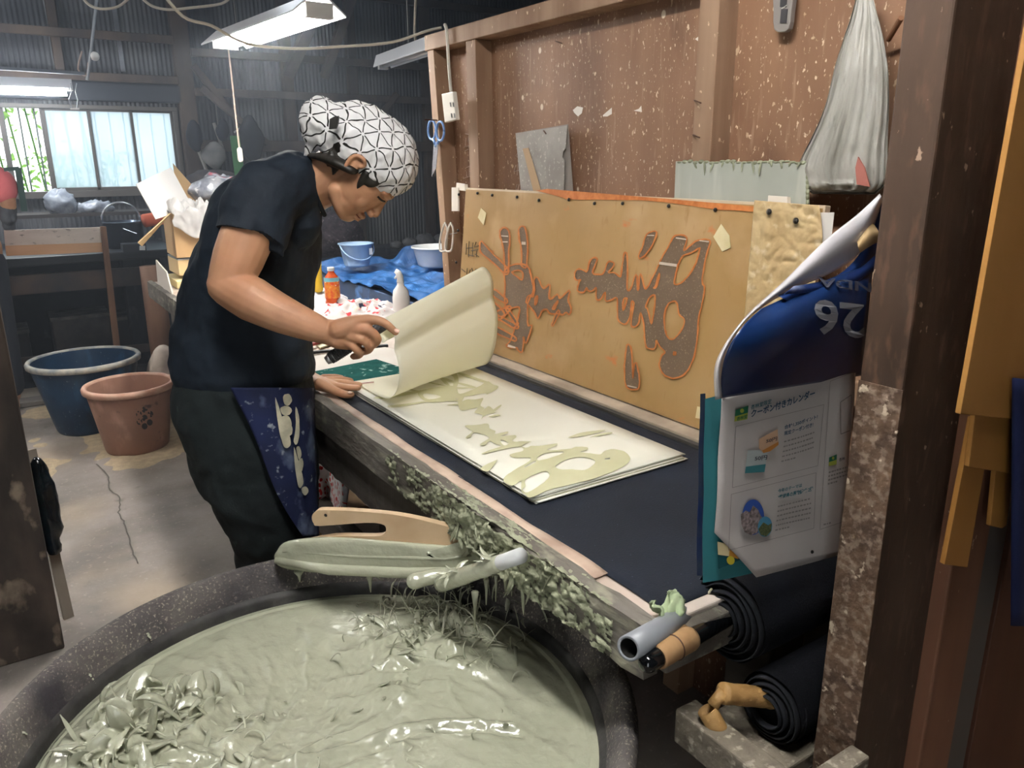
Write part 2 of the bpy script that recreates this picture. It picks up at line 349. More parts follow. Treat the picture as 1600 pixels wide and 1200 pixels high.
for c, zz in ((onz(500, 18, 1.9), 0), (onz(372, 64, 1.9), 0)): MB().tube([c+V((0, 0, .05)), c+V((0, .05, 1.4))], .003, 6).build('hanger', M('wire_grey', '8d8d8d', rough=.4, metal=.5), L1)
L2 = lamp('bare lit tube lamp hanging in front of the back window', onz(-60, 131, 1.9)+V((0,0,0)), onz(113, 137, 1.9), tubeb, 1, .03)
L3 = lamp('unlit dusty white lamp hanging behind the end of the plywood partition', onz(597, 103, 1.9), onz(690, 72, 1.9), M('unlit_tube', 'c9c9c6', rough=.3), 1, .05)
L4 = lamp('lit lamp high above the paste tub, out of the picture', (.22, -.05, 2.45), (.22, 1.15, 2.45), tuben, 2, .10)
for s_ in (.5, -.5): MB().tube([L4.location+V((0, s_, .05)), L4.location+V((0, s_, .85))], .003, 6).build('hanger', MATS['wire_grey'], L4)

for i, (p, q, lab) in enumerate((((-1.5, 3.2, 2.75), (-1.5, 4.4, 2.75), 'added fill lamp over the open floor, out of the picture to the left'), ((1.3, 5.3, 2.85), (2.5, 5.3, 2.85), 'added fill lamp high over the back of the workshop, above the picture'), ((-1.1, 6.0, 2.85), (.1, 6.0, 2.85), 'added fill lamp high over the dark bench, above the picture'))):  # unseen lamps added to fill the darker back and left with light
    Lx = lamp(lab, p, q, M('fill_side_tube', (1, .97, .92), emit=TUBE_BACK*1.5) if i == 0 else M('fill_high_tube', (.85, .93, 1.0), emit=TUBE_BACK*.42), 2, .10); d = (V(q)-V(p)).normalized(); c = (V(p)+V(q))/2
    for s_ in (-.45, .45): MB().tube([c+d*s_+V((0, 0, .05)), c+d*s_+V((0, 0, 3.3-c.z))], .003, 6).build('hanger', MATS['wire_grey'], Lx)
MB().tube([L3.location+V((0, 0, .05)), V((L3.location.x, L3.location.y, 3.3))], .003, 6).build('hanger', MATS['wire_grey'], L3)

b = MB(); cp_ = crom([tuple(onz(x, y, .0045)) for x, y in ((150, 725), (168, 742), (172, 765), (188, 778), (186, 800), (196, 822), (204, 850), (214, 880))], 6, closed=False)
cp_ = [p+V((.006*nz(p.x*30, p.y*30), .006*nz(p.y*30, p.x*30, 3), 0)) for p in cp_]
b.tube(cp_, .0022, 5, flat=.5); b.build('floor_crack', M('crack_dark', '55504b', rough=.9), bpy.data.objects['floor'])

for i, (pa1, pb1) in enumerate((((70, -5), (92, 108)), ((176, -5), (193, 112)))):  # pale strips coloured to stand for light through gaps between the boards
    tim(60+i, tuple(ony(*pa1, WY-.02)), tuple(ony(*pb1, WY-.02)), .035, .01, M('light_gap_strip', '8b8d92', '6d6f75', sc=9, rough=.8))
# ================================================================ the printing table
m_tbl = M('paste_crusted_timber', '7a746b', '5a544c', sc=14, st=(1, .25, 1), rough=.9, bump=1, bsc=60, bdist=.005, layers=[('8f8c7a', 'noise', 35, .55, .68, (1, .4, 1)), ('3b3631', 'noise', 8, .6, .75, (1, .3, 1))])
m_navy = M('navy_table_cloth', '141b28', '0f141f', sc=5, rough=.85, bump=.25, bsc=300, layers=[('3a465a', 'voronoi', 60, .07, .03, (1, 1, 1)), ('1c2536', 'noise', 3, .55, .75, (1, 1, 1))])
m_green = M('dried_green_paste', '9c9f84', '7d806a', sc=20, rough=.6, bump=1, bsc=60, bdist=.006)
T = thing('printing_table', 'long printing table with rough paste-crusted wooden edge beside the man', 'table', (.95, 1.5, 0))
TY0, TY1 = .66, 4.45
MB().box((.665, TY0, .765), (1.30, TY1, .798)).build('table_top', M('board_top', 'd4c6bb', 'bba999', sc=6, rough=.7, bump=.2), T, bev=.003)
# rough front beam, lumpy top
def beam(x0, x1, y0, y1, z0, z1, amp=.004, n=90):
    b = MB(); vs = []; fs = []
    for i in range(n+1):
        y = y0+(y1-y0)*i/n
        near = max(0, min(1, (1.35-y)/.3))
        for (x, z) in ((x0, z0), (x1, z0), (x1, z1), ((x0+x1)/2, z1+.002), (x0, z1-.003), (x0-.001, (z0+z1)/2)):
            vs.append((x+amp*nz(y*30, x*50, z*50)*(1+1.5*near), y, z+amp*nz(y*25, 7+x*50, z*50)*(1+near)))
    for i in range(n):
        for k_ in range(6): fs.append((i*6+k_, i*6+(k_+1) % 6, (i+1)*6+(k_+1) % 6, (i+1)*6+k_))
    fs += [tuple(range(5, -1, -1)), tuple(n*6+q for q in range(6))]
    return b.add(vs, fs)
beam(.638, .664, TY0, 4.45, .722, .806).build('front_beam', m_tbl, T)
beam(.655, .70, 1.28, 2.12, .60, .72, .003).build('lower_beam', M('dark_beam', '5d564e', '403a34', sc=12, st=(1, .2, 1), rough=.9, bump=.8, bsc=50), T)
MB().box((.662, .64, .735), (1.32, .70, .79)).build('end_board', m_tbl, T, bev=.003)
for x, y in ((1.0, .74), (1.22, .74), (.76, 1.68), (1.22, 1.9), (.76, 3.0), (1.22, 3.0), (.76, 4.3), (1.22, 4.3)):
    MB().box((x-.045, y-.045, 0), (x+.045, y+.045, .765)).build('leg', MATS['dark_beam'], T, bev=.004)
MB().bar((.72, 1.72, .35), (.72, 4.35, .35), .05, .08).build('side_rail', MATS['dark_beam'], T)
for y in (1.35, 2.05): MB().bar((.70, y, .73), (1.25, y, .73), .06, .06).build('cross_bearer', MATS['dark_beam'], T)
# rail at the foot of the screen
MB().box((1.213, .68, .799), (1.262, 2.50, .812)).build('screen_ledge', M('pale_ledge', 'b8a793', '8e7f6f', sc=8, rough=.7), T, bev=.002)
MB().box((1.198, .68, .799), (1.212, 2.50, .806)).build('dark_ledge_strip', M('black_strip', '2a2826', '4d4943', sc=20, st=(1, .1, 1), rough=.7), T)
# sheet of navy cloth on the table
def cloth(u, v):
    x = .690+.505*u; y = .68+1.50*v
    x += (1-u)*.007*nz(y*3)
    return V((x, y, .8005+.0015*nz(x*6, y*6)+.003*(nz(y*4, 5)+.3)*(1-u)**6))
tag(MB().grid(cloth, 30, 70).build('table_cloth', m_navy, None, True, mods=(('SOLIDIFY', dict(thickness=.0015, offset=-1)),)), 'dark navy cloth stretched over the printing table under the paper stack', 'table cloth')
b = MB().grid(lambda u, v: V((.668+.026*u+.006*nz(v*9)*u, .80+1.30*v, .8022+.001*nz(u*5, v*20))), 3, 60)
tag(b.build('edging_strip', M('pinkish_tape', 'c9b3a0', 'a98f7d', sc=12, rough=.7, bump=.3), None, True, mods=(('SOLIDIFY', dict(thickness=.001, offset=-1)),)), 'narrow pinkish beige strip running along the front edge of the printing table', 'strip')
# clean offcut boards and green mat at the man's end
b = MB().prism([onz(*p, .800) for p in ((478, 560), (602, 545), (735, 575), (560, 612), (500, 600))], (0, 0, 1), .006)
green = [onz(*p, .808) for p in ((492, 582), (588, 563), (640, 580), (640, 583), (520, 606), (500, 600))]
tag(MB().prism(green, (0, 0, 1), .004).build('cutting_mat', M('green_mat', '0f4a46', '185851', sc=30, rough=.95, spec=.1, layers=[('a9c4b8', 'noise', 45, .62, .7, (1, 1, 1))])), 'teal green cutting mat with pale scratches beside the left hand', 'cutting mat')
tag(b.build('paper_underlay', M('white_sheet', 'e8e2da', 'dcd3c8', sc=5, rough=.8)), 'white backing sheet lying under the green cutting mat', 'sheet')
# ================================================================ stack of printed sheets
X0, X1, Y0_, Y1_ = .742, 1.120, 1.065, 1.955
m_paper = M('printed_paper', 'f7f5e8', 'f0eedd', sc=2, rough=.75)
m_edge = M('cream_paper_edge', 'd8d4ba', 'c2bda0', sc=60, rough=.8)
def onS(z): return lambda px, py: onz(px, py, z)
ns = 8
for i in range(ns):
    r1 = random.Random(i); z = .8022+.0021*i; a = r1.uniform(-.007, .007)*(i < ns-1); dx = r1.uniform(-.003, .003); dy = r1.uniform(-.007, .007)*(i < ns-1)
    def pf(u, v, z=z, a=a, dx=dx, dy=dy, i=i):
        x = X0+(X1-X0)*u; y = Y0_+(Y1_-Y0_)*v; c, s = math.cos(a), math.sin(a); xx, yy = x-.93, y-1.5
        return V((.93+xx*c-yy*s+dx, 1.5+xx*s+yy*c+dy, z+.0009*nz(x*3+i*3, y*4+i)*(1-abs(2*u-1))))
    root = MB().grid(pf, 8, 16).build('printed_sheet', m_paper if i == ns-1 else (m_edge if i % 2 else m_paper), None, True, mods=(('SOLIDIFY', dict(thickness=.0011, offset=-1)),))
    tag(root, 'cream paper sheet printed with olive brush characters, top of the stack' if i == ns-1 else 'cream paper sheet in the stack beneath the topmost printed sheet', 'paper sheet', 'printed sheets stacked on the navy cloth')
    top = root
ZT = .8022+.0021*(ns-1)+.0013
C_ = lambda p: sc_(p, 560, 560, .15)
D_ = lambda p: sc_(p, 720, 640, .1875)
PR = [(C_([(190,400),(620,335),(660,345),(640,355),(340,410),(200,418)]), []), (C_([(470,315),(500,310),(640,340),(620,350)]), []),
      (C_([(310,490),(420,480),(700,445),(700,458),(430,505),(330,510)]), []),
      (C_([(640,340),(760,310),(940,285),(1020,300),(1060,370),(1240,300),(1340,240),(1400,270),(1460,300),(1350,370),(1300,365),(1060,410),(900,450),(720,455),(640,400),(620,365)]), [C_([(680,370),(760,370),(860,400),(760,425),(690,410)])]),
      (C_([(700,245),(740,245),(920,285),(890,290)]), []), (C_([(830,190),(870,190),(960,290),(930,290)]), []),
      (C_([(945,150),(1010,140),(1045,230),(1020,300),(985,290),(1000,210)]), []), (C_([(1020,135),(1340,240),(1310,255),(1030,160)]), []),
      (C_([(1040,250),(1220,295),(1180,305),(1040,265)]), []), (C_([(900,205),(1000,240),(990,258),(890,225)]), []), (C_([(1020,300),(1200,305),(1190,312),(1020,315)]), []),
      (C_([(1040,380),(1100,400),(1080,450),(1130,430),(1230,430),(1300,415),(1270,490),(1310,520),(1280,560),(1350,500),(1400,530),(1420,560),(1450,560),(1330,590),(1280,635),(1290,590),(1210,565),(1240,515),(1080,545),(1040,480)]), []),
      (C_([(1400,545),(1470,490),(1490,495),(1425,550)]), []), (C_([(1360,605),(1440,585),(1485,597),(1400,612)]), []), (C_([(920,490),(1040,475),(1060,490)]), []), (C_([(950,435),(1040,430),(1060,445),(940,450)]), []),
      (D_([(35,135),(130,130),(210,118),(235,130),(240,160),(290,180),(285,205),(385,185),(390,200),(330,225),(450,215),(460,235),(430,260),(470,270),(560,245),(680,232),(718,260),(690,295),(640,310),(790,285),(795,300),(720,340),(900,330),(960,312),(1040,312),(1060,335),(990,355),(1080,365),(1160,375),(1200,345),(1270,332),(1360,350),(1410,400),(1400,440),(1330,490),(1200,545),(1060,590),(860,640),(740,670),(580,735),(540,710),(505,680),(500,600),(430,635),(360,605),(370,560),(440,510),(590,410),(440,400),(410,375),(520,345),(470,310),(180,372),(240,340),(340,305),(290,290),(240,265),(200,300),(160,290),(235,240),(190,210),(110,195),(75,235),(40,235),(95,185),(60,160)]),
       [D_(h) for h in ([(790,470),(900,410),(1030,400),(1120,430),(1095,470),(1030,505),(930,500),(830,500)], [(530,480),(610,430),(625,440),(550,480)], [(545,580),(690,515),(740,550),(690,610),(560,690),(515,670),(540,640)], [(510,300),(610,262),(580,305),(540,320)], [(330,265),(350,255),(400,285),(360,300)], [(640,400),(720,360),(860,355),(760,400),(650,425)], [(1200,408),(1240,405),(1240,418),(1205,418)])]),
      (D_([(165,490),(290,425),(300,430),(230,515)]), []), (D_([(895,235),(1000,195),(1180,170),(1180,185),(1000,225)]), []), (D_([(1075,235),(1150,205),(1250,190),(1250,204),(1130,225)]), [])]
b = MB(); shapes(b, PR, onS(ZT), 4, .25, nudge=(0, 0, .00004)); b.build('printed_characters', M('olive_print', 'cfcda9', 'c6c49c', sc=8, rough=.7), top)
# register marks on the stack's long edge
b = MB()
for p, q in (((751, 732), (759, 738)), ((786, 753), (799, 762)), ((814, 771), (826, 780))):
    A, B = onx(*p, X0-.0048), onx(*q, X0-.0048); b.add([A, B, B-V((0, 0, .002)), A-V((0, 0, .002))], [(0, 1, 2, 3)])
b.build('register_mark', M('black_ink', '1c1b18', rough=.6), top)
# ================================================================ the sheet the man lifts
prof = [(1.955, .8215), (1.90, .8215), (1.84, .822), (1.78, .8235), (1.735, .829), (1.700, .842), (1.672, .865), (1.655, .895), (1.652,.925),(1.662,.948),(1.672,.962),(1.672,.975),(1.668,.992),(1.676,1.012),(1.70,1.026),(1.73,1.030),(1.755,1.020),(1.768,1.0),(1.762,.98),(1.742,.97)]
prof2 = [(1.955, .8215), (1.93, .8220), (1.905, .8235), (1.875, .830), (1.85, .845), (1.828, .872), (1.812, .905), (1.803, .945), (1.800,.985),(1.812,1.015),(1.822,1.035),(1.820,1.055),(1.822,1.078),(1.838,1.10),(1.865,1.113),(1.893,1.108),(1.912,1.09),(1.914,1.065),(1.90,1.048),(1.88,1.045)]
pa = [crom([(a, b_) for a, b_ in p], 4, closed=False) for p in (prof, prof2)]
NP = len(pa[0])-1
def lifted(u, v):
    f = v*NP; i = min(int(f), NP-1); t = f-i; q = [(p[i]*(1-t)+p[i+1]*t) for p in pa]
    e = u; r = q[0]*(1-e)+q[1]*e
    bulge = math.sin(math.pi*u)*.010*math.sin(math.pi*min(1, v*1.3))
    return V((.760+.372*u, r.x+bulge, r.y))
m_lift = M('lifted_paper', 'fcf9e9', 'f7f4df', sc=1.6, rough=.7, translu=.42)
sheet = MB().grid(lifted, 24, 90).build('lifted_sheet', m_lift, None, True, mods=(('SOLIDIFY', dict(thickness=.0008, offset=0)),))
tag(sheet, 'large curling cream paper sheet the man is peeling up from the stack', 'paper sheet')
# ================================================================ the upright screen
SP = V((1.262, 2.27, .812)); SN = V((-.5, 0, .05)).normalized(); SU = V((0, -1, 0)); SW = V((.05, 0, .5)).normalized()
Yn = .93; Hs = .505
def sq(y0, y1, h0, h1, th, off=0):
    P = [SP+V((0, y-2.27, 0))+SW*h+SN*off for y, h in ((y0, h0), (y1, h0), (y1, h1), (y0, h1))]
    return MB().prism(P, SN, th)
S = thing('stencil_screen', 'large tan stencil screen with orange-edged brush characters leaning upright on the table', 'stencil screen', SP)
sq(2.27, Yn, 0, Hs, .018, -.019).build('backing_frame', M('cream_frame', 'd9c8ae', 'c9b294', sc=8, rough=.6), S, bev=.002)
m_scr = M('tan_screen', 'b69567', 'a68350', sc=2.5, rough=.42, spec=.5, layers=[('c0a076', 'noise', 5, .55, .75, (1, 1, 1)), ('a5804f', 'noise', 60, .62, .75, (1, 1, .3)), ('c77b45', 'noise', 9, .68, .74, (1, 1, 2))])
P_ = MB().grid(lambda u, v: SP+V((0, -(2.265-Yn)*u-.003, 0))+SW*(.004+(Hs-.010)*v)+SN*(.002+.0015*nz(u*6, v*3)), 60, 24).build('stencil_sheet', m_scr, S, True)
onScr = lambda o: (lambda px, py: onp(px, py, SP+SN*o, SN))
A_ = lambda p: sc_(p, 880, 340, .2418)
B_ = lambda p: sc_(p, 720, 330, .1918)
DS = [(A_([(75,370),(95,335),(135,345),(155,350),(180,275),(205,262),(215,280),(185,355),(225,370),(262,360),(290,290),(325,295),(318,320),(290,355),(330,360),(372,385),(385,300),(402,225),(412,290),(410,460),(440,460),(470,370),(478,465),(490,460),(500,365),(520,450),(545,455),(600,345),(640,260),(680,190),(725,120),(795,130),(775,215),(820,185),(870,150),(945,150),(930,210),(910,300),(895,420),(910,450),(895,560),(870,660),(860,800),(830,930),(780,1010),(710,1035),(650,1010),(625,960),(635,900),(660,870),(625,830),(600,790),(590,840),(545,840),(530,790),(525,700),(500,610),(480,690),(440,690),(460,560),(440,540),(430,630),(400,685),(355,650),(350,520),(310,530),(275,535),(275,480),(255,500),(240,525),(215,520),(215,450),(190,470),(165,470),(150,450),(130,480),(95,470),(105,420),(115,400),(85,400)]),
       [A_(h) for h in ([(780,240),(835,220),(875,195),(885,210),(850,320),(790,400),(750,430),(715,425),(735,320),(755,270)], [(690,545),(735,545),(750,620),(785,660),(770,720),(710,790),(665,760),(650,680),(655,600)], [(565,505),(595,505),(590,600),(570,690),(545,600),(530,570)], [(712,868),(728,868),(728,888),(712,888)], [(592,440),(618,360),(624,380),(605,450),(582,455)], [(385,530),(415,520),(400,580),(385,600)])]),
      (A_([(540,110),(600,95),(560,200),(500,260),(490,240),(515,190)]), []),
      (A_([(420,820),(440,880),(450,1040),(465,940),(480,980),(490,1040),(480,1105),(410,1090),(400,980),(405,880)]), []),
      (B_([(325,160),(350,140),(385,160),(395,230),(385,340),(385,470),(360,480),(355,340),(340,250),(325,210)]), []),
      (B_([(475,150),(500,125),(525,150),(540,240),(540,330),(530,450),(500,440),(500,330),(480,220)]), []),
      (B_([(165,250),(190,270),(270,360),(380,470),(365,510),(270,420),(165,330)]), []),
      (B_([(360,490),(400,450),(460,435),(540,450),(565,520),(590,640),(560,700),(540,780),(545,930),(575,930),(560,990),(530,1070),(510,1020),(500,1140),(470,1130),(455,1110),(375,1100),(410,1050),(440,960),(460,920),(480,780),(380,790),(360,700),(365,600)]), [B_([(412,495),(470,478),(508,500),(500,565),(450,530)])]),
      (B_([(270,640),(370,720),(360,745),(270,690)]), []), (B_([(230,860),(385,780),(400,800),(330,870),(220,905)]), []), (B_([(210,905),(430,1020),(420,1050),(210,945)]), []),
      (B_([(320,860),(460,930),(440,950),(320,880)]), []), (B_([(255,735),(350,830),(320,850),(240,775)]), []), (B_([(385,795),(460,900),(450,920),(375,805)]), []),
      (B_([(600,560),(625,545),(660,620),(690,630),(725,600),(715,700),(740,720),(785,680),(810,715),(885,650),(870,720),(895,790),(885,840),(860,820),(830,840),(800,830),(735,830),(700,795),(660,810),(630,870),(605,820),(570,780),(540,740),(555,690),(590,700),(605,640)]), [B_([(605,705),(630,690),(620,750),(602,765)]), B_([(745,790),(785,730),(795,740),(765,800)])]),
      (B_([(800,825),(755,925),(745,918),(785,825)]), [])]
b = MB(); shapes(b, DS, onScr(.0058), 4, .35, 2.0, nudge=SN*.00004); b.build('orange_outline', M('orange_lacquer', 'bb6a34', 'cf8248', sc=60, rough=.4), S)
b = MB(); shapes(b, DS, onScr(.0048), 4, .25, nudge=SN*.00004); b.build('open_mesh_character', M('brown_mesh', '77634f', '6d5947', sc=5, rough=.5, layers=[('a18c76', 'noise', 240, .6, .68, (1, 1, 1)), ('6a5847', 'noise', 6, .58, .75, (1, 1, 3))]), S)
mp_ = M('pale_patch', 'cfbfae', rough=.4)
for q in ([(727,127),(795,137),(795,145),(727,135)], [(880,145),(942,152),(940,160),(880,153)], [(542,112),(588,112),(588,118),(542,118)], [(412,1080),(475,1095),(475,1103),(412,1090)], [(622,285),(735,300),(733,318),(618,302)]): MB().add([onScr(.0065)(*p) for p in A_(q)], [(0, 1, 2, 3)]).build('mesh_patch', mp_, S)
for q in ([(330,195),(385,200),(385,210),(330,205)], [(340,245),(382,245),(382,255),(340,255)], [(495,248),(528,250),(528,274),(495,272)], [(385,1085),(445,1105),(445,1118),(380,1105)]): MB().add([onScr(.0065)(*p) for p in B_(q)], [(0, 1, 2, 3)]).build('mesh_patch', mp_, S)
b = MB(); shapes(b, [([(855,296),(1178,322),(1185,330),(1120,327),(1000,313),(905,312),(880,309)], [])], onScr(.004), 3, 1.0); b.build('orange_border', MATS['orange_lacquer'], S)
pins = [(718,304),(747,302),(770,305),(809,308),(843,313),(890,312),(930,318),(974,318),(1046,322),(1119,328),(717,360),(714,410),(764,563),(812,582),(844,594),(874,606),(913,618),(948,635),(1019,661)]
for px, py in pins:
    c = onScr(.003)(px, py); MB().lathe(c, [(.0035, 0), (.0048, .002), (.004, .005), (.002, .0062), (0, .0065)], 10, axis=SN).build('pin', M('black_pin', '26221f', rough=.3), S, True)
m_tape = M('cream_tape', 'e3d6ae', 'd4c493', sc=20, rough=.6)
for poly in ([(752,325),(760,333),(756,352),(747,340)], [(1127,350),(1140,368),(1142,387),(1129,393),(1115,370)], [(1090,635),(1112,640),(1112,657),(1087,653)]):
    MB().prism([onScr(.004)(*p) for p in poly], SN, .0012).build('tape_patch', m_tape, S)
for poly in ([(708,293),(718,293),(718,330),(708,330)],): MB().prism([onp(*p, SP-SN*.004, SN) for p in poly], SN, .006).build('corner_tab', M('white_tab', 'e6dccd', rough=.5), S)
MB().prism([onp(*p, SP-SN*.014, SN) for p in ((717,297),(718,286),(731,288),(732,299))], SN, .012).build('corner_tab', MATS['white_tab'], S, bev=.001)
MB().prism([onp(*p, SP-SN*.014, SN) for p in ((1205,320),(1206,306),(1236,308),(1236,322))], SN, .012).build('corner_tab', MATS['white_tab'], S, bev=.001)
def strokes(name, lines, plane, r, mat, parent):
    b = MB()
    for ln in lines: b.tube([plane(*p) for p in ln], r, 5)
    return b.build(name, mat, parent)
hw = [[(729,380),(728,398)],[(733,377),(732,402)],[(729,388),(738,387)],[(739,379),(738,401)],[(736,392),(747,390)],[(744,378),(741,386),(748,384)],[(731,398),(741,400)],[(745,392),(744,402)],[(742,397),(748,401)],[(721,420),(727,425)],[(730,419),(729,432)],[(735,421),(732,430)],[(737,419),(740,428),(735,432)],[(741,424),(744,420)]]
strokes('handwriting', hw[:9], onScr(.0045), .0011, MATS['black_ink'], S); strokes('handwriting', hw[9:], onScr(.0045), .0011, MATS['black_ink'], S)
# ================================================================ the paste tub
TC = V((.317, 1.033, 0)); TR = .488
m_tub = M('grey_stone_tub', '6d6762', '4c4849', sc=9, rough=.9, bump=1, bsc=120, bdist=.004, layers=[('a3998c', 'noise', 220, .56, .72, (1, 1, 1)), ('39363a', 'noise', 5, .55, .7, (1, 1, 1))])
m_in = M('wet_tub_wall', '2b2a2a', '403e3c', sc=20, rough=.6, bump=.5, bsc=80)
m_paste = M('green_paste', 'b3b49f', 'a9ab95', sc=3, rough=.15, spec=.6, coat=.5, layers=[('a0a28c', 'noise', 5, .55, .8, (1, 1, 1))], bump=.5, bsc=38, bdist=.008)
tub = thing('paste_tub', 'huge round grey stone tub full of pale green paste in the foreground', 'tub', TC)
o = MB().lathe(TC, [(.30, .0), (.36, .01), (.42, .12), (.46, .32), (.482, .50), (.490, .57), (.489, .588), (.480, .598), (.468, .597), (.456, .580), (.448, .556), (.443, .540)], 120, caps=(1, 0)).build('tub_wall', m_tub, tub, True)
MB().lathe(TC, [(.4435, .541), (.436, .537), (.433, .53), (.432, .50), (.425, .46)], 120, caps=(0, 0)).build('inner_ledge', m_in, tub, True)
PZ = .512
def ph(x, y):
    dx, dy = x-TC.x, y-TC.y; r = math.hypot(dx, dy)/.432; a = math.atan2(dy, dx)
    w1 = nz(x*3.1, y*3.1, 1); w2 = nz(x*3.3+5, y*2.9, 4)
    X, Y = x+.10*w1, y+.10*w2
    h = .014*nz(X*3, Y*3, 2)
    ridg = (1-abs(nz(X*11, Y*7, 9))*2)
    rough_zone = .25+max(0, nz(x*2.3, y*2.3, 21))*1.4
    L = math.exp(-((x-.06)**2+(y-1.16)**2)/.020)+math.exp(-((x-.16)**2+(y-.98)**2)/.02)*.8; Rz = math.exp(-((x-.56)**2+(y-1.12)**2)/.022); F_ = math.exp(-((x-.30)**2+(y-.80)**2)/.03)
    zone = min(1.7, rough_zone*.75+L*1.1+Rz*1.1+F_*1.0)
    h += .008*max(0, ridg)**3*zone + .0045*zone*nz(X*38, Y*30, 3)+ .0022*zone*nz(X*90, Y*70, 8)
    h += .035*L*(1+.5*nz(X*16, Y*16, 30))+.016*Rz*(1+nz(X*16, Y*16, 30))
    # a stirred furrow running across
    t = (x-.12)/.36; yc = 1.07-.13*t-.03*math.sin(t*5)
    if -.1 < t < 1.3: d = (y-yc); h += .007*math.exp(-(d/.010)**2)-.006*math.exp(-((d+.018)/.012)**2)
    h *= max(0, min(1, (1-r)*14))
    return PZ+h+(.004 if r > .97 else 0)
NR, NA = 130, 420
vs = [(TC.x, TC.y, ph(TC.x, TC.y))]; fs = []
for i in range(1, NR+1):
    r = .4325*(i/NR)**.8
    for k_ in range(NA):
        a = 2*math.pi*k_/NA; x, y = TC.x+r*math.cos(a), TC.y+r*math.sin(a); vs.append((x, y, ph(x, y)))
for k_ in range(NA): fs.append((0, 1+k_, 1+(k_+1) % NA))
for i in range(NR-1):
    for k_ in range(NA):
        k2 = (k_+1) % NA; a = 1+i*NA; fs.append((a+k_, a+NA+k_, a+NA+k2, a+k2))
paste = MB().add(vs, fs).build('paste', m_paste, tub, True)
# torn ribbons and drips of paste
def ribbon(b, p, d, ln, w, curl, rr):
    pts = []; rs = []; c = V(p); d = V(d).normalized(); side = d.cross(V((rr.uniform(-1, 1), rr.uniform(-1, 1), .4))).normalized(); n = 9
    for i in range(n+1):
        t = i/n; pts.append(c.copy()); rs.append(max(.0007, w*(math.sin(math.pi*min(1, .18+.82*t))**.8)))
        c = c+d*ln/n; d = (Matrix.Rotation(curl/n, 3, side) @ d)
        d = (d+V((0, 0, -.10*t))).normalized()
    b.tube(pts, rs, 8, True, rr.uniform(.18, .5))
rr = random.Random(11); b_fat = MB(); b_thin = MB()
def cluster(cx, cy, sx, sy, n, w=(.003, .011), ln=(.03, .09), up=.6, out=.6, z=None):
    for _ in range(n):
        x, y = cx+rr.gauss(0, sx), cy+rr.gauss(0, sy); r = math.hypot(x-TC.x, y-TC.y)
        if r > .466: continue
        rad = V((x-TC.x, y-TC.y, 0)).normalized()
        zz = z if z is not None else (ph(x, y)-.004 if r < .43 else .548)
        ribbon(b_fat if w[1] > .0065 else b_thin, (x, y, zz), rad*rr.uniform(-.1, out)+V((rr.uniform(-.8, .8), rr.uniform(-.8, .8), rr.uniform(.1, up))), rr.uniform(*ln), rr.uniform(*w), rr.uniform(-3.2, 3.2), rr)
cluster(.085, 1.215, .045, .040, 60, up=1.0, w=(.006, .019), ln=(.025, .075))
cluster(.04, 1.12, .035, .06, 40, up=.7, w=(.005, .015), ln=(.025, .07))
cluster(-.005, 1.05, .03, .05, 22)
cluster(.20, 1.13, .07, .04, 40, w=(.002, .006), ln=(.02, .05), up=.5)
cluster(.07, 1.19, .06, .06, 50, w=(.0015, .006), ln=(.03, .08), up=1.3)
cluster(.60, 1.26, .06, .07, 150, w=(.0010, .0035), ln=(.03, .085), up=1.6, out=-.6)
cluster(.68, 1.16, .04, .07, 110, w=(.0010, .0035), ln=(.03, .08), up=1.5, out=-.6)
cluster(.60, 1.20, .04, .05, 26, w=(.004, .010), ln=(.03, .06), up=.9)
cluster(.52, 1.13, .06, .04, 40, w=(.002, .007), ln=(.02, .05), up=.35)
cluster(.28, .85, .14, .05, 60, w=(.0012, .004), ln=(.015, .04), up=.15)
cluster(.15, .97, .08, .06, 36, w=(.0015, .005), ln=(.02, .05), up=.2)
cluster(.45, .95, .12, .06, 26, w=(.001, .003), ln=(.015, .04), up=.15)
tag(b_fat.build('paste_curls', m_paste, tub, True, mods=REM(.002, 2, .5)), kind='stuff')
tag(b_thin.build('paste_threads', m_paste, tub, True), kind='stuff')
b = MB()
for ang, rz, n in ((2.62, .575, 1), (2.45, .57, 1), (2.28, .57, 2), (2.12, .57, 1), (1.98, .57, 1), (.35, .57, 1), (.05, .57, 1)):
    for _ in range(n+1):
        a = ang+rr.uniform(-.04, .04); p = TC+V((math.cos(a)*.470, math.sin(a)*.470, rz)); ribbon(b, p, V((-math.cos(a)*.9, -math.sin(a)*.9, -1.0))+V((rr.uniform(-.6, .6), rr.uniform(-.6, .6), .1)), rr.uniform(.03, .07), rr.uniform(.002, .007), rr.uniform(-.8, .8), rr)
b.build('rim_splashes', m_paste, tub, True, mods=REM(.0022, 2, .5)); tag(bpy.data.objects['rim_splashes'], kind='stuff')
# ================================================================ squeegee board lying over the rim
A = onz(435, 878, .612); B = onz(820, 890, .665); Cc = onz(600, 806, .745)
QN = (B-A).cross(Cc-A).normalized()
if QN.y > 0: QN = -QN
Q = lambda px, py: onp(px, py, A, QN)
sq_ = thing('wooden_spreader', 'pale wooden spreader with slotted handle and paste-coated blade lying on the tub rim', 'spreader', A)
board = [(492,800),(505,797),(560,799),(620,805),(665,814),(710,826),(752,841),(790,856),(806,868),(812,886),(760,893),(640,893),(560,892),(480,887),(440,879),(434,868),(455,852),(520,838),(585,838),(600,834),(603,825),(596,819),(570,817),(500,822),(490,818),(487,808)]
MB().prism([Q(*p) for p in crom(board, 3)], -QN, .014).build('board', M('spreader_wood', 'cbb08f', 'b99b79', sc=9, st=(1, 1, 1), rough=.55, spec=.3), sq_, bev=.003)
MB().lathe(Q(509, 805)-QN*(-.0005), [(.0035, 0), (.0, .0006)], 10, axis=QN).build('hanging_hole', MATS['black_ink'], sq_)
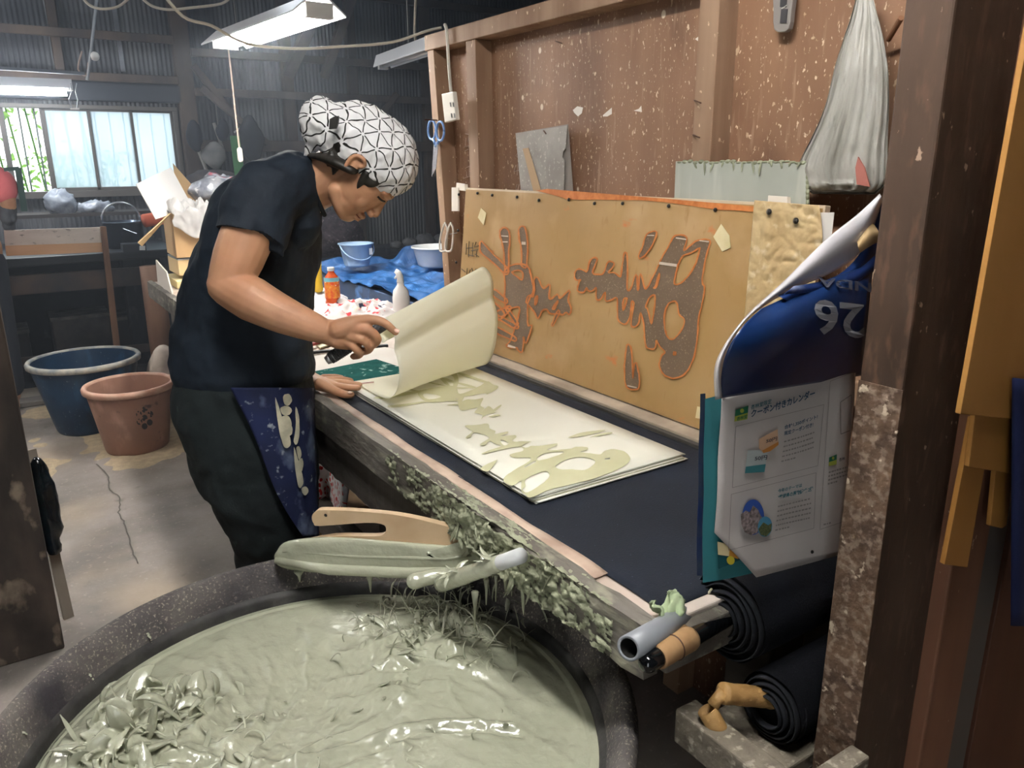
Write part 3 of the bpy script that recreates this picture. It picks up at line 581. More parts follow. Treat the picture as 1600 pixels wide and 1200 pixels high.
coat = [(452,846),(520,840),(600,845),(690,852),(730,855),(735,845),(748,838),(775,850),(806,862),(822,872),(815,892),(760,899),(640,899),(560,898),(480,893),(440,886),(430,874),(433,862)]
def coatpt(px, py, o): return onp(px, py, A+QN*o, QN)
b = MB(); cp = crom(coat, 4); n = len(cp); cen = V((630, 874)); vs = []; fs = []
lay = [(1.0, -.016), (1.02, -.004), (1.0, .006), (.9, .011), (.7, .013), (.35, .014)]
for s_, o_ in lay:
    for p in cp:
        q = V((cen.x+(p.x-cen.x)*s_, cen.y+(p.y-cen.y)*s_)) if s_ < 1 else p
        if s_ > 1: q = V((cen.x+(p.x-cen.x)*1.006, cen.y+(p.y-cen.y)*1.05))
        vs.append(coatpt(q.x, q.y, o_+.0022*nz(q.x*.02, q.y*.12)))
for i in range(len(lay)-1):
    for k_ in range(n): fs.append((i*n+k_, i*n+(k_+1) % n, (i+1)*n+(k_+1) % n, (i+1)*n+k_))
fs += [tuple(range(n)), tuple((len(lay)-1)*n+k_ for k_ in range(n-1, -1, -1))]
b.add(vs, fs); b.build('paste_coat', m_paste, sq_, True)
b = MB()
b.tube([Q(435,872)+QN*.008, Q(520,884)+QN*.013, Q(640,889)+QN*.013, Q(760,888)+QN*.012, Q(800,882)+QN*.010], [.008, .012, .012, .012, .008], 10)
b.tube([Q(445,858)+QN*.008, Q(560,864)+QN*.012, Q(700,868)+QN*.012, Q(740,862)+QN*.012], [.003, .004, .004, .003], 8)
b.tube([Q(728,864)+QN*.012, Q(742,848)+QN*.012, Q(760,846)+QN*.012, Q(785,862)+QN*.012, Q(800,874)+QN*.013], [.004, .007, .01, .01, .007], 8)
for px, l in ((467, 18), (577, 34), (530, 8), (625, 9), (790, 38)):
    p = Q(px, 892); b.tube([p, p-V((0, 0, l*.0006)), p-V((0, 0, l*.0014))], [.011, .0045, .0012], 8)
b.build('paste_drips', m_paste, sq_, True)
# pole resting across the tub and the table edge
pl = thing('paste_covered_pipe', 'short white plastic pipe wrapped in wet paste leaning on the table edge', 'pipe', onz(790, 880, .7))
pa_, pb_ = onz(814, 868, .815), onz(690, 912, .665)
dirp = (pb_-pa_)
MB().tube([pa_, pa_+dirp*.45], .0125, 18).build('pipe', M('white_pvc', 'c9cbca', rough=.35), pl, True)
b = MB(); n = 22; pts = [pa_+dirp*(.22+.78*i/n) for i in range(n+1)]
vs = []
b.tube(pts, [.0135+.004*abs(nz(i*.9, 3))+.002*(i/n) for i in range(n+1)], 14)
for i in range(18):
    p = pa_+dirp*rr.uniform(.25, .95); ribbon(b, p+V((0, 0, .010)), dirp.normalized()*rr.uniform(-.5, 1)+V((rr.uniform(-.6, .6), rr.uniform(-.6, .6), .1)), .035, .006, rr.uniform(-2, 2), rr)
b.build('paste_wrap', m_paste, pl, True)
st_ = thing('paste_covered_stick', 'rounded stick end coated in green paste lying below the spreader', 'stick', onz(660, 905, .65))
MB().chain([onz(648, 908, .655), onz(680, 900, .66), onz(735, 893, .67)], [.0155, .014, .010], 14).build('paste_lump', m_paste, st_, True)
# grey-green crust on the beam beside the tub
def crust(fnp, nu, nv, thr, amp):
    b = MB(); H_ = {}; idx = {}; vs = []; fs = []
    for j in range(nv+1):
        for i in range(nu+1):
            u, v = i/nu, j/nv; h = max(0, .5*nz(u*14, v*4, 3)+.5*nz(u*45, v*12, 7)+.3*nz(u*110, v*25, 9)+thr(u, v)); H_[i, j] = h
            vs.append(fnp(u, v, -.0015+min(.9, h)*amp))
    for j in range(nv):
        for i in range(nu):
            if max(H_[i, j], H_[i+1, j], H_[i, j+1], H_[i+1, j+1]) > 0: fs.append((j*(nu+1)+i, j*(nu+1)+i+1, (j+1)*(nu+1)+i+1, (j+1)*(nu+1)+i))
    return b.add(vs, fs)
cw_ = lambda u: .55*math.exp(-((u-.42)/.30)**2)-.22
tag(crust(lambda u, v, h: V((.634-h, .72+.75*u, .722+.082*v)), 260, 30, lambda u, v: cw_(u)+.10*(v-.5), .016).build('paste_crust', m_green, T, True), kind='stuff')
tag(crust(lambda u, v, h: V((.636+.028*v, .72+.75*u, .8045+h*.6)), 260, 10, lambda u, v: cw_(u)-.03, .014).build('paste_crust', m_green, T, True), kind='stuff')
b = MB()
for i in range(34):
    y = 1.02+rr.gauss(0, .10); ribbon(b, (.632, y, rr.uniform(.728, .79)), V((-.25, rr.uniform(-.6, .6), -1)), rr.uniform(.012, .045), rr.uniform(.002, .007), rr.uniform(-.8, .8), rr)
tag(b.build('paste_strings', m_green, T, True), kind='stuff')
# curtain of drips beneath the pipe
b = MB()
for (px, py, l, w_) in ((760, 905, .05, .006), (742, 925, .07, .007), (775, 900, .05, .004), (800, 885, .06, .012), (825, 880, .05, .010)):
    p = onz(px, py, .66); b.tube([p, p-V((0, 0, l*.4)), p-V((.004, .004, l))], [w_, w_*.55, .001], 8)
b.build('paste_drips', m_paste, pl, True)
# ================================================================ tub base block and dark things beneath the table end
tag(MB().lathe((1.06, .66, 0), [(.17, 0), (.19, .02), (.20, .20), (.19, .235), (.17, .245), (.0, .25)], 48).build('stone_block', M('dark_stone', '2f2b27', '46403a', sc=25, rough=.95, bump=1, bsc=70, bdist=.01), None, True), 'dark rough round stone standing on the floor under the table end', 'stone')
tag(MB().bar((.86, .83, .02), (1.0, .62, .30), .03, .04).build('wooden_stick', MATS['dark_beam']), 'thin weathered stick leaning beside the round stone', 'stick')
# ================================================================ the man at the table
m_skin = M('skin', 'b98c6c', 'ab7c5d', sc=9, rough=.5, spec=.35, sss=.12, layers=[('a06f55', 'noise', 14, .6, .8, (1, 1, 1))])
m_shirt = M('black_shirt', '1b2530', '161e28', sc=5, rough=.75, spec=.3, bump=.15, bsc=500)
m_pants = M('dark_trousers', '161d1f', '1c2526', sc=6, rough=.85, bump=.2, bsc=200, layers=[('34403e', 'noise', 30, .68, .74, (1, 1, .4))])
m_hair = M('black_hair', '16140f', '241f1a', sc=80, rough=.5, st=(1, 1, .2))
man = thing('person', 'man in black t-shirt and patterned white bandana bending over the paper stack', 'person', ond(400, 960, 1.93)*V((1,1,0)) if False else (.45, 1.98, 0))
bm_ = MB(); D = ond
# head frame: f = where the face points, u = towards the crown, s = towards the camera
f_ = (RT*.49 - V((0, 0, 1))*.87).normalized(); u_ = (RT*.87 + V((0, 0, 1))*.49).normalized(); s_ = -F0
HC = D(566, 258, 1.84)
def hd(f, u, s): return HC + f_*f + u_*u + s_*s
HA = (f_, u_, s_)
bm_.ell(hd(-.005, .028, 0), (.090, .078, .072), 24, 18, HA)
bm_.ell(hd(.035, -.02, 0), (.060, .082, .062), 24, 18, HA)
bm_.ell(hd(.040, -.065, 0), (.050, .042, .050), 20, 14, HA)
bm_.chain([hd(.020, -.075, .040), hd(.055, -.088, .026), hd(.074, -.092, 0), hd(.055, -.088, -.026), hd(.020, -.075, -.040)], [.018, .016, .016, .016, .018], 12); bm_.ell(hd(.078, -.086, 0), (.016, .018, .022), 14, 10, HA)
bm_.ell(hd(.080, .018, 0), (.018, .014, .050), 14, 10, HA)
bm_.ell(hd(.060, -.035, .030), (.026, .030, .024), 14, 10, HA); bm_.ell(hd(.060, -.035, -.030), (.026, .030, .024), 14, 10, HA)
bm_.chain([hd(.086, .008, 0), hd(.096, -.012, 0), hd(.106, -.032, 0)], [.008, .008, .0095], 12)
for q in (-1, 1): bm_.ell(hd(.101, -.040, .011*q), (.010, .008, .008), 10, 8, HA)
bm_.ell(hd(.094, -.061, 0), (.010, .006, .022), 14, 8, HA); bm_.ell(hd(.091, -.073, 0), (.011, .007, .019), 14, 8, HA)
# ear
for q in (-1, 1):
    E_ = [(-.008, -.022), (-.017, -.004), (-.015, .012), (-.003, .020), (.009, .016), (.010, .006)]
    bm_.chain([hd(a, b_+.002, q*(.078+.006*(a < 0))) for a, b_ in E_], [.0045, .0050, .0052, .0052, .0048, .0035], 10)
    bm_.ell(hd(-.010, -.022, q*.074), (.009, .010, .007), 10, 8, HA)
    bm_.ell(hd(-.004, -.002, q*.074), (.014, .019, .0075), 12, 8, HA)
# neck, torso core, legs
bm_.chain([D(436, 335, 1.93), D(480, 294, 1.90), D(516, 276, 1.87), D(545, 260, 1.85)], [.055, .063, .061, .060], 20)
bm_.chain([D(390, 580, 1.95), D(400, 480, 1.95), D(415, 390, 1.94), D(435, 320, 1.93)], [.10, .10, .11, .08], 20)
hipR, hipL = D(360, 610, 1.85), D(400, 610, 2.05)
foR, foL = V((.38, 1.86, .03)), V((.46, 2.04, .03))
ankR, ankL = foR+V((0, 0, .05)), foL+V((0, 0, .05))
bm_.chain([D(380, 615, 1.89), D(395, 740, 1.88), D(398, 870, 1.90), ankR], [.085, .066, .050, .036], 16)
bm_.chain([D(400, 610, 1.97), D(425, 740, 1.99), D(430, 850, 2.0), ankL], [.085, .066, .050, .036], 16)
for fo in (foR, foL):
    d = (RT*.9+F0*.3).normalized(); bm_.chain([fo-d*.05+V((0, 0, .02)), fo+d*.06+V((0, 0, .01)), fo+d*.16-V((0, 0, .005))], [.036, .034, .022], 14)
# right arm (nearer)
shR = D(425, 300, 1.77); elR = D(357, 446, 1.68); wrR = D(504, 517, 1.66)
bm_.chain([shR, D(395, 350, 1.73), D(372, 405, 1.70), elR], [.062, .058, .054, .044], 18, sub=4)
bm_.chain([elR, D(395, 468, 1.665), D(445, 493, 1.66), wrR], [.045, .049, .041, .0285], 18, sub=4)
# right hand
bm_.chain([wrR, D(525, 521, 1.66), D(552, 521, 1.665)], [.027, .031, .031], 16, flat=.72, up=s_)
bm_.chain([D(530, 515, 1.65), D(558, 505, 1.655)], [.024, .020], 12)
bm_.chain([D(528, 530, 1.655), D(553, 535, 1.665)], [.022, .018], 12)
def finger(P, R): bm_.chain(P, R, 10, sub=3)
finger([D(545, 503, 1.65), D(572, 499, 1.648), D(598, 503, 1.645), D(618, 519, 1.645)], [.0125, .0112, .0098, .0078])
finger([D(550, 515, 1.645), D(576, 516, 1.638), D(590, 530, 1.645), D(582, 540, 1.665)], [.012, .0108, .0100, .0085])
finger([D(546, 525, 1.645), D(567, 531, 1.638), D(578, 544, 1.648), D(568, 550, 1.668)], [.0118, .0105, .0098, .0082])
finger([D(540, 533, 1.650), D(554, 543, 1.642), D(562, 554, 1.652), D(552, 557, 1.670)], [.0108, .0095, .0088, .0075])
finger([D(525, 512, 1.69), D(552, 503, 1.715), D(578, 508, 1.72), D(592, 516, 1.715)], [.014, .012, .0105, .009])
# left arm and hand, flat on the table
shL = D(470, 320, 2.12); elL = D(425, 500, 2.14); wrL = D(478, 588, 2.03)
bm_.chain([shL, D(445, 410, 2.14), elL], [.058, .052, .043], 16, sub=4)
bm_.chain([elL, D(450, 545, 2.08), wrL], [.045, .040, .028], 16, sub=4)
bm_.chain([wrL, D(496, 598, 2.00), D(516, 604, 1.985)], [.027, .029, .026], 14, flat=.62, up=(0, 0, 1))
finger([D(500, 598, 1.975), D(520, 609, 1.955), D(538, 616, 1.945), D(549, 617, 1.945)], [.0145, .012, .0108, .009])
finger([D(512, 603, 1.985), D(532, 604, 1.98), D(548, 606, 1.975), D(560, 606, 1.97)], [.0115, .0102, .0092, .0078])
finger([D(512, 598, 2.0), D(534, 598, 2.01), D(550, 600, 2.01), D(562, 601, 2.01)], [.0112, .0100, .0090, .0076])
finger([D(510, 594, 2.02), D(532, 593, 2.04), D(548, 595, 2.05)], [.011, .0098, .0082])
finger([D(505, 590, 2.04), D(522, 589, 2.06), D(534, 590, 2.07)], [.010, .0088, .0072])
bm_.build('body', m_skin, man, True, mods=REM(.0028, 3, .5))
# nails
m_nail = M('finger_nail', 'dcae98', rough=.3)
for c, nrm, dr in ((D(620, 517, 1.637), (s_*.8+V((0, 0, .5))), (RT-V((0, 0, .8)))), (D(547, 614, 1.938), (s_*.4+V((0, 0, 1))), RT)):
    n_ = V(nrm).normalized(); d_ = V(dr).normalized(); d_ = (d_-n_*d_.dot(n_)).normalized(); MB().ell(c+n_*.0012, (.0065, .0048, .0018), 12, 8, (d_, n_.cross(d_), n_)).build('nail', m_nail, man, True)
# hair under the bandana
def hairpatch(name, pts, th=.006):
    b = MB(); P = [hd(*p) for p in pts]; return b
b = MB()
b.ell(hd(-.052, .000, 0), (.048, .050, .070), 20, 14, HA)
b.ell(hd(-.040, -.030, 0), (.038, .030, .060), 18, 12, HA)
for q in (-1, 1):
    b.ell(hd(.036, .014, q*.058), (.024, .026, .010), 14, 10, HA)
    b.chain([hd(.024, .010, q*.064), hd(.034, -.012, q*.062), hd(.042, -.028, q*.058)], [.010, .008, .003], 8)
    for i in range(6): b.chain([hd(-.05+.006*i, -.035, q*.060), hd(-.046+.007*i, -.052-.003*(i % 3), q*.056)], [.008, .003], 6)
b.chain([D(486, 243, 1.835), D(505, 246, 1.795), D(528, 254, 1.775), D(548, 264, 1.768)], [.010, .016, .020, .018], 12, flat=.6)
b.chain([hd(.070, .035, .030), hd(.098, .020, .028)], [.002, .001], 6)
b.build('hair', m_hair, man, True, mods=REM(.003, 3, .5))
b = MB()
for q in (-1, 1):
    b.tube(crom([tuple(hd(.094, .004, q*.018)), tuple(hd(.089, .001, q*.030)), tuple(hd(.078, .000, q*.041))], 4, closed=False), [.0022]*9, 6)
b.build('eyelashes', m_hair, man)
b = MB()
for q in (-1, 1): b.tube([hd(.094, .020, q*.018), hd(.090, .021, q*.030), hd(.079, .020, q*.042)], [.003, .0038, .002], 6, flat=.5)
b.build('eyebrows', m_hair, man)
MB().tube([hd(.101, -.067, 0), hd(.096, -.067, .014), hd(.086, -.067, .023)], [.0016, .0014, .0008], 6).build('mouth_line', M('lip_dark', '7d4238', rough=.5), man)
# ---------------- bandana
sil = [(621,297),(633,275),(637,250),(634,225),(622,198),(600,180),(572,165),(545,164),(520,158),(505,158),(488,168),(474,188),(470,205),(474,225),(482,238),(505,233),(530,236),(555,248),(572,243),(585,252),(598,275)]
b = MB()
b.ell(hd(-.001, .046, 0), (.104, .086, .086), 28, 20, HA)
b.chain([D(592, 266, 1.83), D(606, 280, 1.84), D(615, 290, 1.845)], [.045, .026, .009], 16)
b.chain([D(583, 235, 1.84), D(556, 215, 1.84), D(522, 204, 1.84), D(504, 200, 1.84)], [.084, .087, .066, .054], 22)
b.ell(D(503, 192, 1.84), (.052, .060, .060), 20, 14, (RT, F0, V((0, 0, 1))))
b.chain([D(482, 205, 1.83), D(486, 228, 1.83), D(478, 240, 1.83), D(474, 246, 1.83)], [.020, .014, .010, .004], 12)
bd = b.me('bandana')
ban = link('bandana', bd, M('bandana_cloth', 'e6e4e2', 'd8d6d6', sc=4, rough=.8), man, True, mods=(('REMESH', dict(mode='VOXEL', voxel_size=.0035, use_smooth_shade=True)), ('SMOOTH', dict(factor=.7, iterations=10))))
tx = bpy.data.textures.new('folds', 'CLOUDS'); tx.noise_scale = .05; tx.noise_depth = 2
dm = ban.modifiers.new('folds', 'DISPLACE'); dm.texture = tx; dm.strength = .014; dm.mid_level = .7; dm.texture_coords = 'LOCAL'
tx4 = bpy.data.textures.new('wrinkles', 'CLOUDS'); tx4.noise_scale = .018; tx4.noise_depth = 1
dm = ban.modifiers.new('wrinkles', 'DISPLACE'); dm.texture = tx4; dm.strength = .006; dm.mid_level = .6; dm.texture_coords = 'LOCAL'
# bandana print: triangle lattice of short black dashes, in the cloth's own pattern coordinates
m = MATS['bandana_cloth']; nt = m.node_tree; N = nt.nodes; L = nt.links; bs = N['Principled BSDF']; src = bs.inputs['Base Color'].links[0].from_socket
def mth(op, a, b_=None, c=None):
    x = N.new('ShaderNodeMath'); x.operation = op
    for i, v in enumerate((a, b_, c)):
        if v is None: continue
        if isinstance(v, (int, float)): x.inputs[i].default_value = v
        else: L.new(v, x.inputs[i])
    return x.outputs[0]
tc = N.new('ShaderNodeTexCoord'); nn = N.new('ShaderNodeTexNoise'); nn.inputs['Scale'].default_value = 14; L.new(tc.outputs['Object'], nn.inputs[0])
vm = N.new('ShaderNodeVectorMath'); vm.operation = 'MULTIPLY_ADD'; L.new(nn.outputs[1], vm.inputs[0]); vm.inputs[1].default_value = (.03, .03, .03); L.new(tc.outputs['Object'], vm.inputs[2])
def dotc(ax):
    x = N.new('ShaderNodeVectorMath'); x.operation = 'DOT_PRODUCT'; L.new(vm.outputs[0], x.inputs[0]); x.inputs[1].default_value = tuple(ax); return x.outputs['Value']
pu, pv = dotc(RT*.93+V((0, 0, -.3))+F0*.55), dotc(RT*.3+V((0, 0, .93))+F0*.45); SZ = .041
cmb = None
tri = []
for k_ in range(3):
    a = math.pi*k_/3; d = mth('ADD', mth('MULTIPLY', pu, math.cos(a)/(SZ*.866)), mth('MULTIPLY', pv, math.sin(a)/(SZ*.866)))
    fr = mth('ABSOLUTE', mth('SUBTRACT', mth('FRACT', d), .5)); ln = mth('GREATER_THAN', fr, .458)
    tri.append((d, ln, fr))
for k_ in range(3):
    o = tri[(k_+1) % 3][2]; gap = mth('LESS_THAN', o, .40); x = mth('MULTIPLY', tri[k_][1], gap)
    cmb = x if cmb is None else mth('MAXIMUM', cmb, x)
mx = N.new('ShaderNodeMix'); mx.data_type = 'RGBA'; L.new(cmb, mx.inputs[0]); L.new(src, mx.inputs[6]); mx.inputs[7].default_value = rgb('23221f'); L.new(mx.outputs[2], bs.inputs['Base Color'])
# dark gap where the knot folds open
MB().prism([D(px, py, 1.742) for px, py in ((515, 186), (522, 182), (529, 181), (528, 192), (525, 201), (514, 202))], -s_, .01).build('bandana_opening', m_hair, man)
# ---------------- t-shirt
def ring(b_rows, n=40, p=2.3):
    out = []
    for (py, xl, xr, bd, dc) in b_rows:
        L_, R_ = D(xl, py, dc), D(xr, py, dc); c = (L_+R_)/2; a = (R_-L_)/2; r = []
        for k_ in range(n):
            t = 2*math.pi*k_/n; cc, ss = math.cos(t), math.sin(t)
            r.append(c + a*(abs(cc)**(2/p))*(1 if cc > 0 else -1) + F0*bd*(abs(ss)**(2/p))*(1 if ss > 0 else -1))
        out.append(r)
    return out
def loft(b, rings, cap0=True, cap1=True):
    n = len(rings[0]); vs = [v for r in rings for v in r]; fs = [(i*n+k_, i*n+(k_+1) % n, (i+1)*n+(k_+1) % n, (i+1)*n+k_) for i in range(len(rings)-1) for k_ in range(n)]
    if cap0: fs.append(tuple(range(n-1, -1, -1)))
    if cap1: fs.append(tuple((len(rings)-1)*n+k_ for k_ in range(n)))
    return b.add(vs, fs)
rows = [(598, 282, 484, .145, 1.92), (590, 276, 491, .15, 1.92), (575, 273, 493, .155, 1.92), (540, 275, 490, .158, 1.925), (500, 281, 487, .162, 1.935), (460, 289, 490, .168, 1.945), (420, 300, 495, .175, 1.94), (380, 312, 498, .18, 1.94), (340, 328, 501, .185, 1.94), (320, 338, 501, .18, 1.94), (305, 348, 492, .17, 1.93), (280, 368, 479, .14, 1.92), (262, 392, 470, .11, 1.91), (250, 415, 463, .08, 1.91)]
b = MB(); loft(b, ring(rows))
b.chain([D(455, 288, 1.84), D(420, 305, 1.78), D(405, 330, 1.75)], [.078, .082, .080], 24, sub=4)
b.tube([D(408, 322, 1.755), D(400, 345, 1.74), D(391, 376, 1.722)], [.080, .081, .079], 28)
b.chain([D(435, 292, 1.90), D(445, 300, 2.06), D(458, 345, 2.12), D(450, 390, 2.13)], [.070, .070, .072, .07], 20)
b.chain([D(447, 300, 1.87), D(468, 336, 1.85), D(468, 356, 1.86)], [.060, .056, .056], 18)
# sleeve hem flares to a pointed corner
b.chain([D(405, 368, 1.72), D(430, 388, 1.72), D(440, 400, 1.72)], [.030, .022, .008], 14)
shirt = b.build('t_shirt', m_shirt, man, True, mods=(('REMESH', dict(mode='VOXEL', voxel_size=.004, use_smooth_shade=True)), ('SMOOTH', dict(factor=.6, iterations=5))))
tx2 = bpy.data.textures.new('shirt_folds', 'CLOUDS'); tx2.noise_scale = .11; tx2.noise_depth = 2
dm = shirt.modifiers.new('folds', 'DISPLACE'); dm.texture = tx2; dm.strength = .03; dm.mid_level = .62; dm.texture_coords = 'LOCAL'
MB().tube(crom([tuple(D(*p)) for p in ((464, 244, 1.87), (474, 262, 1.835), (484, 285, 1.818), (495, 310, 1.83), (507, 336, 1.89))], 4, closed=False), .0055, 8).build('collar', m_shirt, man, True)
# ---------------- trousers
b = MB()
prow = [(580, 282, 484, .135, 1.91), (600, 274, 488, .148, 1.91), (640, 279, 491, .152, 1.91), (680, 292, 494, .155, 1.91), (720, 305, 496, .155, 1.91), (760, 320, 496, .15, 1.91)]
loft(b, ring(prow))
loft(b, ring([(740, 312, 470, .10, 1.85), (800, 345, 485, .095, 1.86), (840, 365, 485, .09, 1.87), (865, 372, 470, .08, 1.88), (890, 378, 455, .07, 1.89)], 28))
loft(b, ring([(740, 360, 496, .09, 1.97), (800, 390, 496, .08, 1.98), (850, 400, 492, .08, 1.99), (880, 405, 480, .07, 2.0)], 28))
pants = b.build('trousers', m_pants, man, True, mods=(('REMESH', dict(mode='VOXEL', voxel_size=.006, use_smooth_shade=True)), ('SMOOTH', dict(factor=.7, iterations=8))))
dm = pants.modifiers.new('folds', 'DISPLACE'); dm.texture = tx2; dm.strength = .03; dm.mid_level = .55; dm.texture_coords = 'LOCAL'
# ---------------- apron wrapped round the front
def apr(px, py, o=0):
    i = 0
    RR = prow+[(800, 340, 498, .145, 1.91), (845, 362, 500, .14, 1.91)]
    for j in range(len(RR)-1):
        if RR[j][0] <= py <= RR[j+1][0]: i = j
    if py > RR[-1][0]: i = len(RR)-2
    t = (py-RR[i][0])/(RR[i+1][0]-RR[i][0]); xl, xr, bd = [RR[i][q]*(1-t)+RR[i+1][q]*t for q in (1, 2, 3)]
    c = (xl+xr)/2; a = (xr-xl)/2+3; q = min(.999, abs((px-c)/a)); dd = 1.91-(bd+.022+o)*(1-q**2.3)**(1/2.3)
    return D(px, py, dd)
def apl(u, v):
    py = 606+v*(838-606); xl = 360+(475-360)*v**1.15+6*math.sin(v*6); xr = 491+8*v
    return apr(xl+(xr-xl)*u, py, .004*nz(u*4, v*5))
b = MB().grid(apl, 30, 60)
ap = b.build('apron', M('navy_apron', '18234a', '131a38', sc=10, rough=.8, layers=[('5f6b83', 'noise', 18, .54, .70, (1, 1, .7)), ('939a9e', 'noise', 45, .64, .72, (1, 1, 1))]), man, True, mods=(('SOLIDIFY', dict(thickness=.003, offset=1)),))
b = MB()
def blob(poly, jit=.3):
    shapes(b, [(poly, [])], lambda x, y: apr(x, y, .014), 4, jit)
for poly in ([(430,622),(434,630),(442,655),(452,680),(454,695),(446,700),(440,688),(434,660)], [(443,618),(452,616),(456,626),(450,634),(444,630)], [(438,638),(448,634),(456,640),(452,648),(442,648)], [(440,652),(450,650),(456,662),(452,672),(444,668)], [(450,664),(457,668),(456,678),(450,680)],
             [(462,636),(467,650),(468,678),(464,694),(459,690),(462,668)], [(459,700),(464,712),(472,740),(474,755),(468,762),(463,745)], [(463,700),(468,698),(471,710),(467,718)], [(466,722),(472,716),(474,728),(470,738)], [(471,764),(478,760),(482,768),(476,774)]): blob(poly)
b.build('apron_lettering', M('cream_dye', 'cfc8ae', 'a9a48f', sc=30, rough=.8), ap)
# brush handle held in the right hand: a separate thing
h0, h1 = D(516, 560, 1.675), D(604, 504, 1.70)
rod = thing('rolling_rod', 'dark tape-wrapped rod with a silver end held in the right hand', 'rod', h0)
MB().tube([h0, h1], .0135, 18).build('shaft', M('dark_wrapped_tape', '2c2c2e', '4a4a4c', sc=90, rough=.5, bump=.6, bsc=200), rod, True)
b = MB(); dd = (h1-h0).normalized()
for i in range(9): b.lathe(h0+dd*(.008+.0045*i), [(.0135, -.0018), (.0148, 0), (.0135, .0018)], 18, axis=dd, caps=(0, 0))
b.build('tape_winding', MATS['dark_wrapped_tape'], rod, True)
MB().tube([h0-dd*.010, h0+dd*.002], [.009, .0125], 16).build('silver_end', M('silver', 'b9b9b9', rough=.3, metal=.9), rod, True)
# ================================================================ pipes and cloth rolls at the near end of the table
m_black = M('black_cloth', '0b0d13', '08090d', sc=6, rough=.9, bump=.3, bsc=400, spec=.2, layers=[('12161f', 'noise', 4, .6, .8, (1, 1, 1))])
def spiral_roll(name, c, R, length, label, turns=5):
    """cloth wound round a core along +x, its rolled end showing"""
    t = thing(name, label, 'cloth roll', c, None); c = V(c); b = MB(); vs = []; n = 44
    prof = []
    b = MB(); ringsN = 24
    vs = []; fs = []
    for i in range(ringsN+1):
        x = length*i/ringsN
        for k_ in range(n):
            a = 2*math.pi*k_/n; r = R*(1+.05*nz(math.cos(a)*1.5, math.sin(a)*1.5, x*4+c.y*9))
            vs.append(c+V((x+.004*nz(a, 3), math.cos(a)*r, math.sin(a)*r)))
    for i in range(ringsN):
        for k_ in range(n): fs.append((i*n+k_, i*n+(k_+1) % n, (i+1)*n+(k_+1) % n, (i+1)*n+k_))
    fs.append(tuple(ringsN*n+k_ for k_ in range(n-1, -1, -1)))
    b.add(vs, fs); b.build('rolled_cloth', m_black, t, True)
    b = MB(); m_ = 40*turns
    def sp(u, v):
        a = u*turns*2*math.pi; r = .02+(R*.985-.02)*u; r *= 1+.06*nz(math.cos(a), math.sin(a), u*4)
        return c+V((.006-.012*(1-u)-.010*v+.004*nz(a*.7, 9), math.cos(a)*r, math.sin(a)*r))
    b.grid(lambda u, v: c+V((.012+.002*nz(u*9, v*9), 0, 0))+V((0, math.cos(2*math.pi*u), math.sin(2*math.pi*u)))*R*.99*v, 44, 3)
    b.grid(sp, m_, 2)
    b.build('wound_end', M('black_cloth_edge', '14171e', '0d0f14', sc=30, rough=.9), t, True, mods=(('SOLIDIFY', dict(thickness=.0022, offset=0)),))
    return t
r1c = (.795, .655, .770); R1 = .066
roll1 = spiral_roll('cloth_roll', r1c, R1, .50, 'thick roll of black cloth, upper of two, lying on the table end behind the calendar')
r2c = (.800, .572, .668); R2 = .050
roll2 = spiral_roll('cloth_roll', r2c, R2, .48, 'roll of black cloth, lower of two, nearer the shelf board', 4)
# dark glass-like core rod with cardboard sleeve sticking out of the upper roll
e0, e1 = onx(1004, 1040, .600), V(r1c)+V((.02, 0, 0))
dd = (e1-e0).normalized()
rodt = thing('core_rod', 'black rod with a cardboard sleeve and rounded end sticking out of the upper cloth roll', 'rod', e0)
MB().chain([e0+dd*.012, e0+dd*.06, e1], [.0135, .0135, .0125], 20).build('rod', M('glossy_black', '0e1012', rough=.12, spec=.7), rodt, True)
b = MB(); b.lathe(e0, [(.0155, .030), (.0165, .033), (.0162, .060), (.0168, .098), (.0155, .104)], 26, axis=dd); b.bar(e0+dd*.026+V((0, .012, .010)), e0+dd*.105+V((0, .010, .012)), .012, .003)
b.build('cardboard_sleeve', M('brown_cardboard', 'a17f58', '8c6b48', sc=25, rough=.8, bump=.4, bsc=60), rodt, True)
b = MB(); b.lathe(e0+dd*.066, [(.0168, -.0012), (.0182, 0), (.0168, .0012)], 24, axis=dd, caps=(0, 0)); b.build('rubber_band', M('brown_rubber', '4a3020', rough=.5), rodt, True)
# grey plastic pipe under the table cloth edge
g0, g1 = onx(982, 1013, .585), onx(1075, 960, .74); dg = (g1-g0).normalized()
gp = thing('grey_pipe', 'short grey plastic pipe with an open end poking over the table edge', 'pipe', g0)
b = MB(); b.lathe(g0, [(.0125, .004), (.0125, 0), (.0165, 0), (.0165, .16), (.0, .16)], 32, axis=dg, caps=(0, 0)); b.build('pipe', M('grey_pvc', '83868b', rough=.35), gp, True)
b = MB(); b.lathe(g0, [(.0124, .001), (.0124, .06), (0, .061)], 32, axis=dg, caps=(0, 0)); b.build('pipe_bore', MATS['black_ink'], gp, True)
rg = MB(); c0 = onx(1058, 962, .70)
rg.grid(lambda u, v: c0+V((.02-.05*u+.012*nz(u*5, v*5), .02-.03*v+.01*nz(u*6, v*3, 3), .016-.06*v*v*(1-.4*u)+.010*nz(u*6, v*6, 7)+.012*math.sin(u*7))), 18, 18)
tag(rg.build('green_rag', M('green_rag_cloth', 'aebb96', '8fa07b', sc=30, rough=.9, bump=.3), None, True, mods=(('SOLIDIFY', dict(thickness=.002)),)), 'crumpled pale green rag draped over the grey pipe', 'rag')
tg = MB()
for i in range(5): tg.tube([onx(1098+i*3, 925, .785), onx(1104+i*2, 932-3*i, .780), onx(1112-i*4, 938+i, .783)], .0016, 5)
